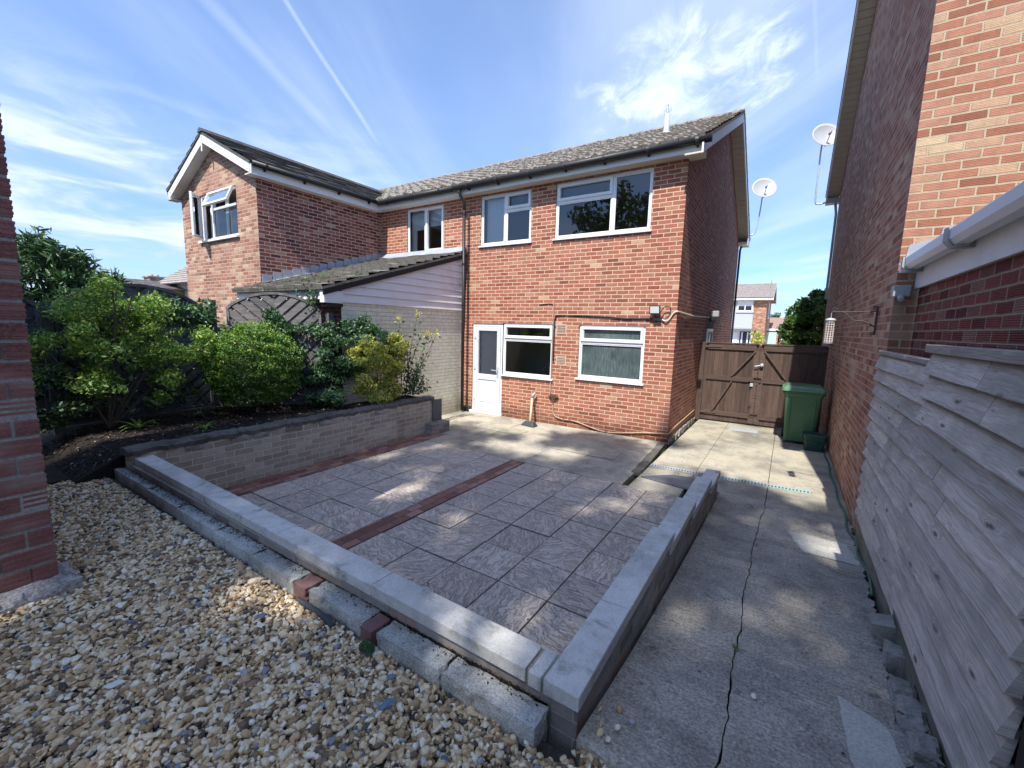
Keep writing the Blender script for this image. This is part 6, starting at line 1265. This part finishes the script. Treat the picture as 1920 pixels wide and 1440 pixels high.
# bark chips and litter
rng = np.random.default_rng(8); n = 11000; x = rng.uniform(-7.7, -5.85, n); y = rng.uniform(1.1, 5.9, n); keep = (x > -7.6-(0)) & (y < 5.9) & ~((x < -6.5) & (y > 4.5)); x, y = x[keep], y[keep]; n = len(x); pos = np.column_stack([x, y, 0.602-np.clip(1.5-y, 0, 1)*0.5+0.012*rng.random(n)])
o = scatter_mesh('bark_chips', CARD, pos, np.column_stack([rng.uniform(.012, .035, n), rng.uniform(.015, .06, n), np.full(n, 0.02)]), up_mats(n, 0.35, rng), M['chips'], None, (-6.7, 3.5, 0.6)); tag(o, 'dark bark chips and pale litter on the planting bed', 'bark chips', None, 'stuff')
n = 3000; x = rng.uniform(-6.0, -0.75, n); y = 1.478-0.075*rng.random(n)**2.2; pos = np.column_stack([x, y, 0.454+0.010*rng.random(n)]); o = scatter_mesh('leaf_litter', CARD, pos, rng.uniform(.006, .017, n), up_mats(n, 0.5, rng), M['chips'], None, (-3, 1.44, 0.45)); tag(o, 'dark leaf litter between the kerb blocks and the coping wall', 'litter', None, 'stuff')
n = 500; x = rng.uniform(0.58, 0.72, n); y = rng.uniform(1.8, 4.2, n); pos = np.column_stack([x, y, np.array([zd(v)-0.09 for v in y])+0.03*rng.random(n)]); o = scatter_mesh('trench_litter', CARD, pos, rng.uniform(.01, .03, n), up_mats(n, 0.5, rng), M['chips'], None, (0.65, 3, 0.2)); tag(o, 'dark litter in the narrow gap between drive and fence', 'litter', None, 'stuff')

rng = np.random.default_rng(88); n = 150; x = rng.uniform(-5.2, 0.6, n); y = rng.uniform(1.7, 8.0, n); keep = ~((x > -0.78) & (x < -0.5)) & ~((x < -1.3) & (y > 7.9)); x, y = x[keep], y[keep]; z = np.array([zd(b)+0.008 if a > -0.56 or b > 5.5 else 0.008 for a, b in zip(x, y)]); pos = np.column_stack([x, y, z]); n = len(x)
o = scatter_mesh('fallen_leaves', LEAF, pos, rng.uniform(.012, .03, n), up_mats(n, 0.25, rng), M['chips'], None, (-2.5, 4, 0.01)); tag(o, 'tiny dry leaves and crumbs scattered over patio and drive', 'leaf litter', None, 'stuff')
# moss and dirt filling the slab joints and the foot of the low wall
n = 2600; gx = rng.choice(np.array([-2.71, -2.26, -1.80, -1.35, -0.90, -3.88, -4.33, -4.80]), n); gy = rng.choice(np.array([2.23, 2.68, 3.13, 3.58, 4.04, 4.5, 4.95]), n); al = rng.random(n) < 0.5
x = np.where(al, gx+rng.normal(0, .004, n), rng.uniform(-3.15, -0.75, n)); y = np.where(al, rng.uniform(1.7, 5.4, n), gy+rng.normal(0, .004, n)); k = np.sin(x*3.1+1)*np.sin(y*2.3)+rng.normal(0, .3, n) > 0.25; x, y = x[k], y[k]; n = len(x)
o = scatter_mesh('joint_dirt', CARD, np.column_stack([x, y, np.full(n, 0.001)]), rng.uniform(.006, .016, n), up_mats(n, 0.3, rng), M['chips'], None, (-2.5, 4, 0.0)); tag(o, 'dark dirt and moss crumbs caught in the slab joints', 'dirt', None, 'stuff')

# ------------------------------------------------------------------ trees
def frame_top(P_, m_=60):    # true where a point lies above or behind the sight line of the upper frame edge
    v = P_-np.array([0, 0, CAM_H]); f = v@np.array(_f); d = -(v@np.array(_u2)); return (d < -(720+m_)/F_PX*f)
def shade_tree(name, base, label, spec, seed, leafn, size):
    T = thing(name, base, label, 'tree', 'trees shading the garden'); rng = np.random.default_rng(seed); S_ = np.array(SUN); S_ = S_/S_[2]; cl = []
    for (x0, x1, y0, y1, n) in spec:
        for _ in range(n):
            gx, gy, z = rng.uniform(x0, x1), rng.uniform(y0, y1), rng.uniform(15.0, 23.0); c = np.array([gx, gy, 0])+S_*z; s = rng.uniform(0.32, 0.7); cl.append((*c, s, s, s*0.7))
    cl = np.array(cl); pos = blob_points(leafn, cl, 1.0, 0.2, rng); pos = pos[frame_top(pos)]; n = len(pos)
    scatter_mesh('crown', CARD, pos, size*rng.uniform(0.6, 1.3, n), rot_mats(n, rng=rng), M['leaf_tree'], T)
    g = MB(); b = Vector(base); top = b+Vector((0.2, 0.2, 12.5)); g.tube(smooth_path([b, b+Vector((0.05, 0, 6)), top], 5), [0.28-0.012*i for i in range(11)], 12); g.build('trunk', M['bark'], T)
    g = MB(); sel = cl[frame_top(cl[:, :3], 200)]; sel = sel[rng.permutation(len(sel))[:26]]
    for c in sel: e = Vector(c[:3]); m1 = top.lerp(e, 0.5)+Vector((0, 0, 0.4)); g.tube(smooth_path([top, m1, e], 3), [0.09, .08, .07, .055, .045, .03, .015], 6)
    g.build('limbs', M['bark'], T)
SPEC_L = [(-8.5, -6.0, 0.0, 3.6, 24), (-6.0, -3.6, -1.8, 0.6, 34), (-6.0, -3.6, 0.4, 5.3, 56), (-6.0, -3.6, 5.5, 6.8, 8)]
SPEC_R = [(-3.6, 0.6, -2.0, 1.2, 48), (-3.6, 1.2, 0.2, 5.2, 112), (-3.6, 1.0, 5.2, 6.5, 15), (-3.6, -1.2, 6.5, 8.2, 9)]
shade_tree('shade_tree', (-5.0, -11.5, 0.3), 'high crowned leafy tree behind the camera shading the planting bed and left side', SPEC_L, 41, 24000, 0.17)
shade_tree('shade_tree', (-0.2, -11.8, 0.3), 'high crowned leafy tree behind the camera dappling the patio and drive', SPEC_R, 42, 42000, 0.17)
rg = np.random.default_rng(71)
cl = sub_clumps(90, (-10.5, -13.5, 7.0), (3.6, 2.2, 5.0), 0.9, rg, -1); shrub('tall_tree', (-10.5, -13.5, 0), 'tall dense tree well behind the camera, mirrored in the upstairs windows', cl, 9000, 0.32, M['leaf_tree'], CARD, [{'p': [Vector((-10.5, -13.5, 0)), Vector((-10.4, -13.5, 2.5)), Vector((-10.5, -13.5, 6))], 'r': 0.25}], seed=25, cat='tree')
# tree in front of the gates' far side
rg = np.random.default_rng(55); cl = sub_clumps(150, (0.85, 16.2, 2.2), (1.0, 0.9, 1.1), 0.24, rg, -0.95)
shrub('round_tree', (0.95, 16.2, 0), 'bushy bright green tree standing beyond the gate by the right hand house', cl, 22000, 0.13, M['leaf_bg'], LEAF, [{'p': [Vector((0.95, 16.2, 0)), Vector((0.9, 16.2, 0.8)), Vector((0.95, 16.2, 1.6))], 'r': 0.09}], seed=20, cat='tree')

# ------------------------------------------------------------------ far houses
FH = thing('far_house', (-4.5, 47, 0), 'distant house beyond the gate with grey front, orange brick strip and dark blue door', 'house')
PF = Pl('y', 45.0, -1)
g = MB(); g.box(-11, -1.90, 45.0, 54, -0.1, 5.15); g.add([(-1.899, 45, 5.15), (-1.899, 54, 5.15), (-1.899, 49.5, 7.3)], [(0, 1, 2)]); g.build('brick_walls', M['brick_far'], FH)
g = MB(); g.box(-11, -2.93, 44.93, 44.998, 2.5, 4.98); g.build('tile_hanging', M['render'], FH)
g = MB(); g.box(-11, -1.45, 44.55, 44.62, 4.98, 5.20); g.box(-11, -1.46, 44.62, 45, 4.96, 4.99); g.build('fascia', M['white'], FH)
roof_slope('roof', M['tile_far'], FH, (-11, 44.5, 5.2), (1, 0, 0), (0, 4.7, 1.65), 9.55, 4.98, 0.33, 0.03)
roof_slope('roof', M['tile_far'], FH, (-1.45, 53.9, 5.2), (-1, 0, 0), (0, -4.7, 1.65), 9.55, 4.98, 0.33, 0.03)
for ya, za in ((44.5, 5.2), (53.9, 5.2)): rake(ya, za, 49.2, 6.87, -1.49, 0.05, 0.22, M['white'], 'bargeboard', FH, 0.03)
def flat_window(par, pl, a0, a1, z0, z1, nm, d=0.07):
    g = MB(); frame_ring(pl, g, a0, a1, z0, z1, 0.09, d, d+0.05)
    for k in range(1, nm): x = a0+(a1-a0)*k/nm; pl.box(g, x-0.04, x+0.04, z0+0.09, z1-0.09, d, d+0.045)
    pl.box(g, a0-0.08, a1+0.08, z0-0.10, z0-0.001, d, d+0.10); f = g.build('window', M['upvc'], par)
    g = MB(); g.add([pl(a0, z0, d+0.01), pl(a1, z0, d+0.01), pl(a1, z1, d+0.01), pl(a0, z1, d+0.01)], [(0, 1, 2, 3)]); g.build('pane', M['navy'], f)
    g = MB(); g.add([pl(a0+0.09, (z0+z1)/2, d+0.014), pl(a1-0.09, (z0+z1)/2, d+0.014), pl(a1-0.09, z1-0.09, d+0.014), pl(a0+0.09, z1-0.09, d+0.014)], [(0, 1, 2, 3)]); g.build('blind', M['curtain'], f)
flat_window(FH, PF, -4.25, -3.0, 3.98, 4.93, 2)
g = MB(); g.box(-4.9, -2.85, 44.2, 44.99, 2.34, 2.52); g.build('porch_canopy', M['dish'], FH, bevel=0.02)
g = MB(); g.box(-4.6, -2.86, 44.94, 44.995, 0.0, 2.33); d = g.build('door_surround', M['white'], FH)
g = MB(); g.box(-3.85, -3.0, 44.90, 44.939, 0.05, 2.15); g.build('front_door', M['navy'], FH)
for (a, b) in ((-4.5, -4.0), (-3.72, -3.6), (-3.26, -3.14)): g = MB(); g.box(a, b, 44.885, 44.899, 0.9, 2.1); g.build('side_light', M['curtain'], FH)
g = MB(); g.box(-2.72, -2.55, 44.8, 44.99, 1.95, 2.25); g.build('porch_lamp', M['black'], FH)
PX = Pl('x', -1.90, 1); flat_window(FH, PX, 47.4, 48.8, 3.5, 4.85, 1, 0.02)
BG = thing('far_bungalow', (0.5, 53, 0), 'distant low building with a brown roof and pale green garage door', 'bungalow')
g = MB(); g.box(-2.3, -0.9, 50, 54, -0.1, 2.3); g.box(-1.7, 3, 54.01, 60, -0.1, 2.5); g.box(-0.6, 0.3, 49.9, 54, -0.1, 1.9); g.build('brick_walls', M['brick_far'], BG)
g = MB(); g.box(-2.4, -0.75, 49.9, 54.0, 2.301, 2.5); g.build('flat_roof_edge', M['white'], BG)
g = MB(); g.box(-2.05, -1.05, 49.96, 49.995, 0, 2.15); g.build('garage_door', M['teal'], BG)
roof_slope('roof', M['tile_red'], BG, (-4.0, 53.8, 2.52), (1, 0, 0), (0, 3, 1.25), 9, 3.3, 0.33, 0.03)
g = MB(); g.box(-0.65, -0.2, 49.85, 49.899, 1.2, 2.5); g.build('white_bay', M['white'], BG)
rg = np.random.default_rng(60)
cl = sub_clumps(14, (-1.75, 62, 3.4), (0.7, 0.7, 1.2), 0.4, rg, -0.9); shrub('far_conifer', (-1.75, 62, 0), 'small dark conifer top above the brown far roof', cl, 900, 0.3, M['leaf_dark'], NARROW, [{'p': [Vector((-1.75, 62, 0)), Vector((-1.75, 62, 1.5)), Vector((-1.75, 62, 3))], 'r': 0.12}], seed=22, cat='tree')
cl = sub_clumps(10, (-2.35, 43.2, 1.5), (0.5, 0.5, 0.7), 0.3, rg, -0.9); shrub('far_shrub', (-2.35, 43.2, 0), 'pale yellow green shrub before the distant green garage door', cl, 700, 0.16, M['leaf_yellow'], LEAF, seed=23)
LH = thing('far_house', (-36, 14, 0), 'distant low house roof with a chimney seen between shrubs and gabled wing', 'house')
g = MB(); g.box(-44, -31, 8, 15.5, -0.1, 3.7); g.build('brick_walls', M['brick_far'], LH)
roof_slope('roof', M['tile_far'], LH, (-30.6, 7.6, 3.7), (0, 1, 0), (-3.6, 0, 0.62), 8.5, 3.7, 0.33, 0.03)
g = MB(); g.box(-35, -34, 10.7, 11.5, 3.9, 4.52); g.box(-35.08, -33.92, 10.62, 11.58, 4.521, 4.60); g.build('chimney', M['footing'], LH)
for yy in (10.95, 11.25): g = MB(); g.lathe([(0.10, 0), (0.09, 0.14)], (-34.5, yy, 4.601), 10); g.build('chimney_pot', M['terra'], LH)
GH = thing('far_house', (-30, 13.2, 0), 'sliver of a distant white gabled house showing at the left edge of the brick wing', 'house')
g = MB(); g.box(-34, -28.0, 11.4, 15.4, -0.1, 4.2); g.add([(-27.999, 11.4, 4.2), (-27.999, 15.4, 4.2), (-27.999, 13.4, 5.6)], [(0, 1, 2)]); g.build('walls', M['white'], GH)
for s in (-1, 1): g = MB(); g.prism([(-27.7, 13.4, 5.55), (-27.7, 13.4+s*2.5, 3.85), (-27.7, 13.4+s*2.5, 4.1), (-27.7, 13.4, 5.8)], (0.06, 0, 0)); g.build('bargeboard', M['white'], GH)
for s in (-1, 1): roof_slope('roof', M['tile_far'], GH, (-27.65, 13.4+s*2.6, 4.05) if s > 0 else (-34.2, 13.4+s*2.6, 4.05), (-1 if s > 0 else 1, 0, 0), (0, -s*2.6, 1.77), 6.6, 3.14, 0.33, 0.03)
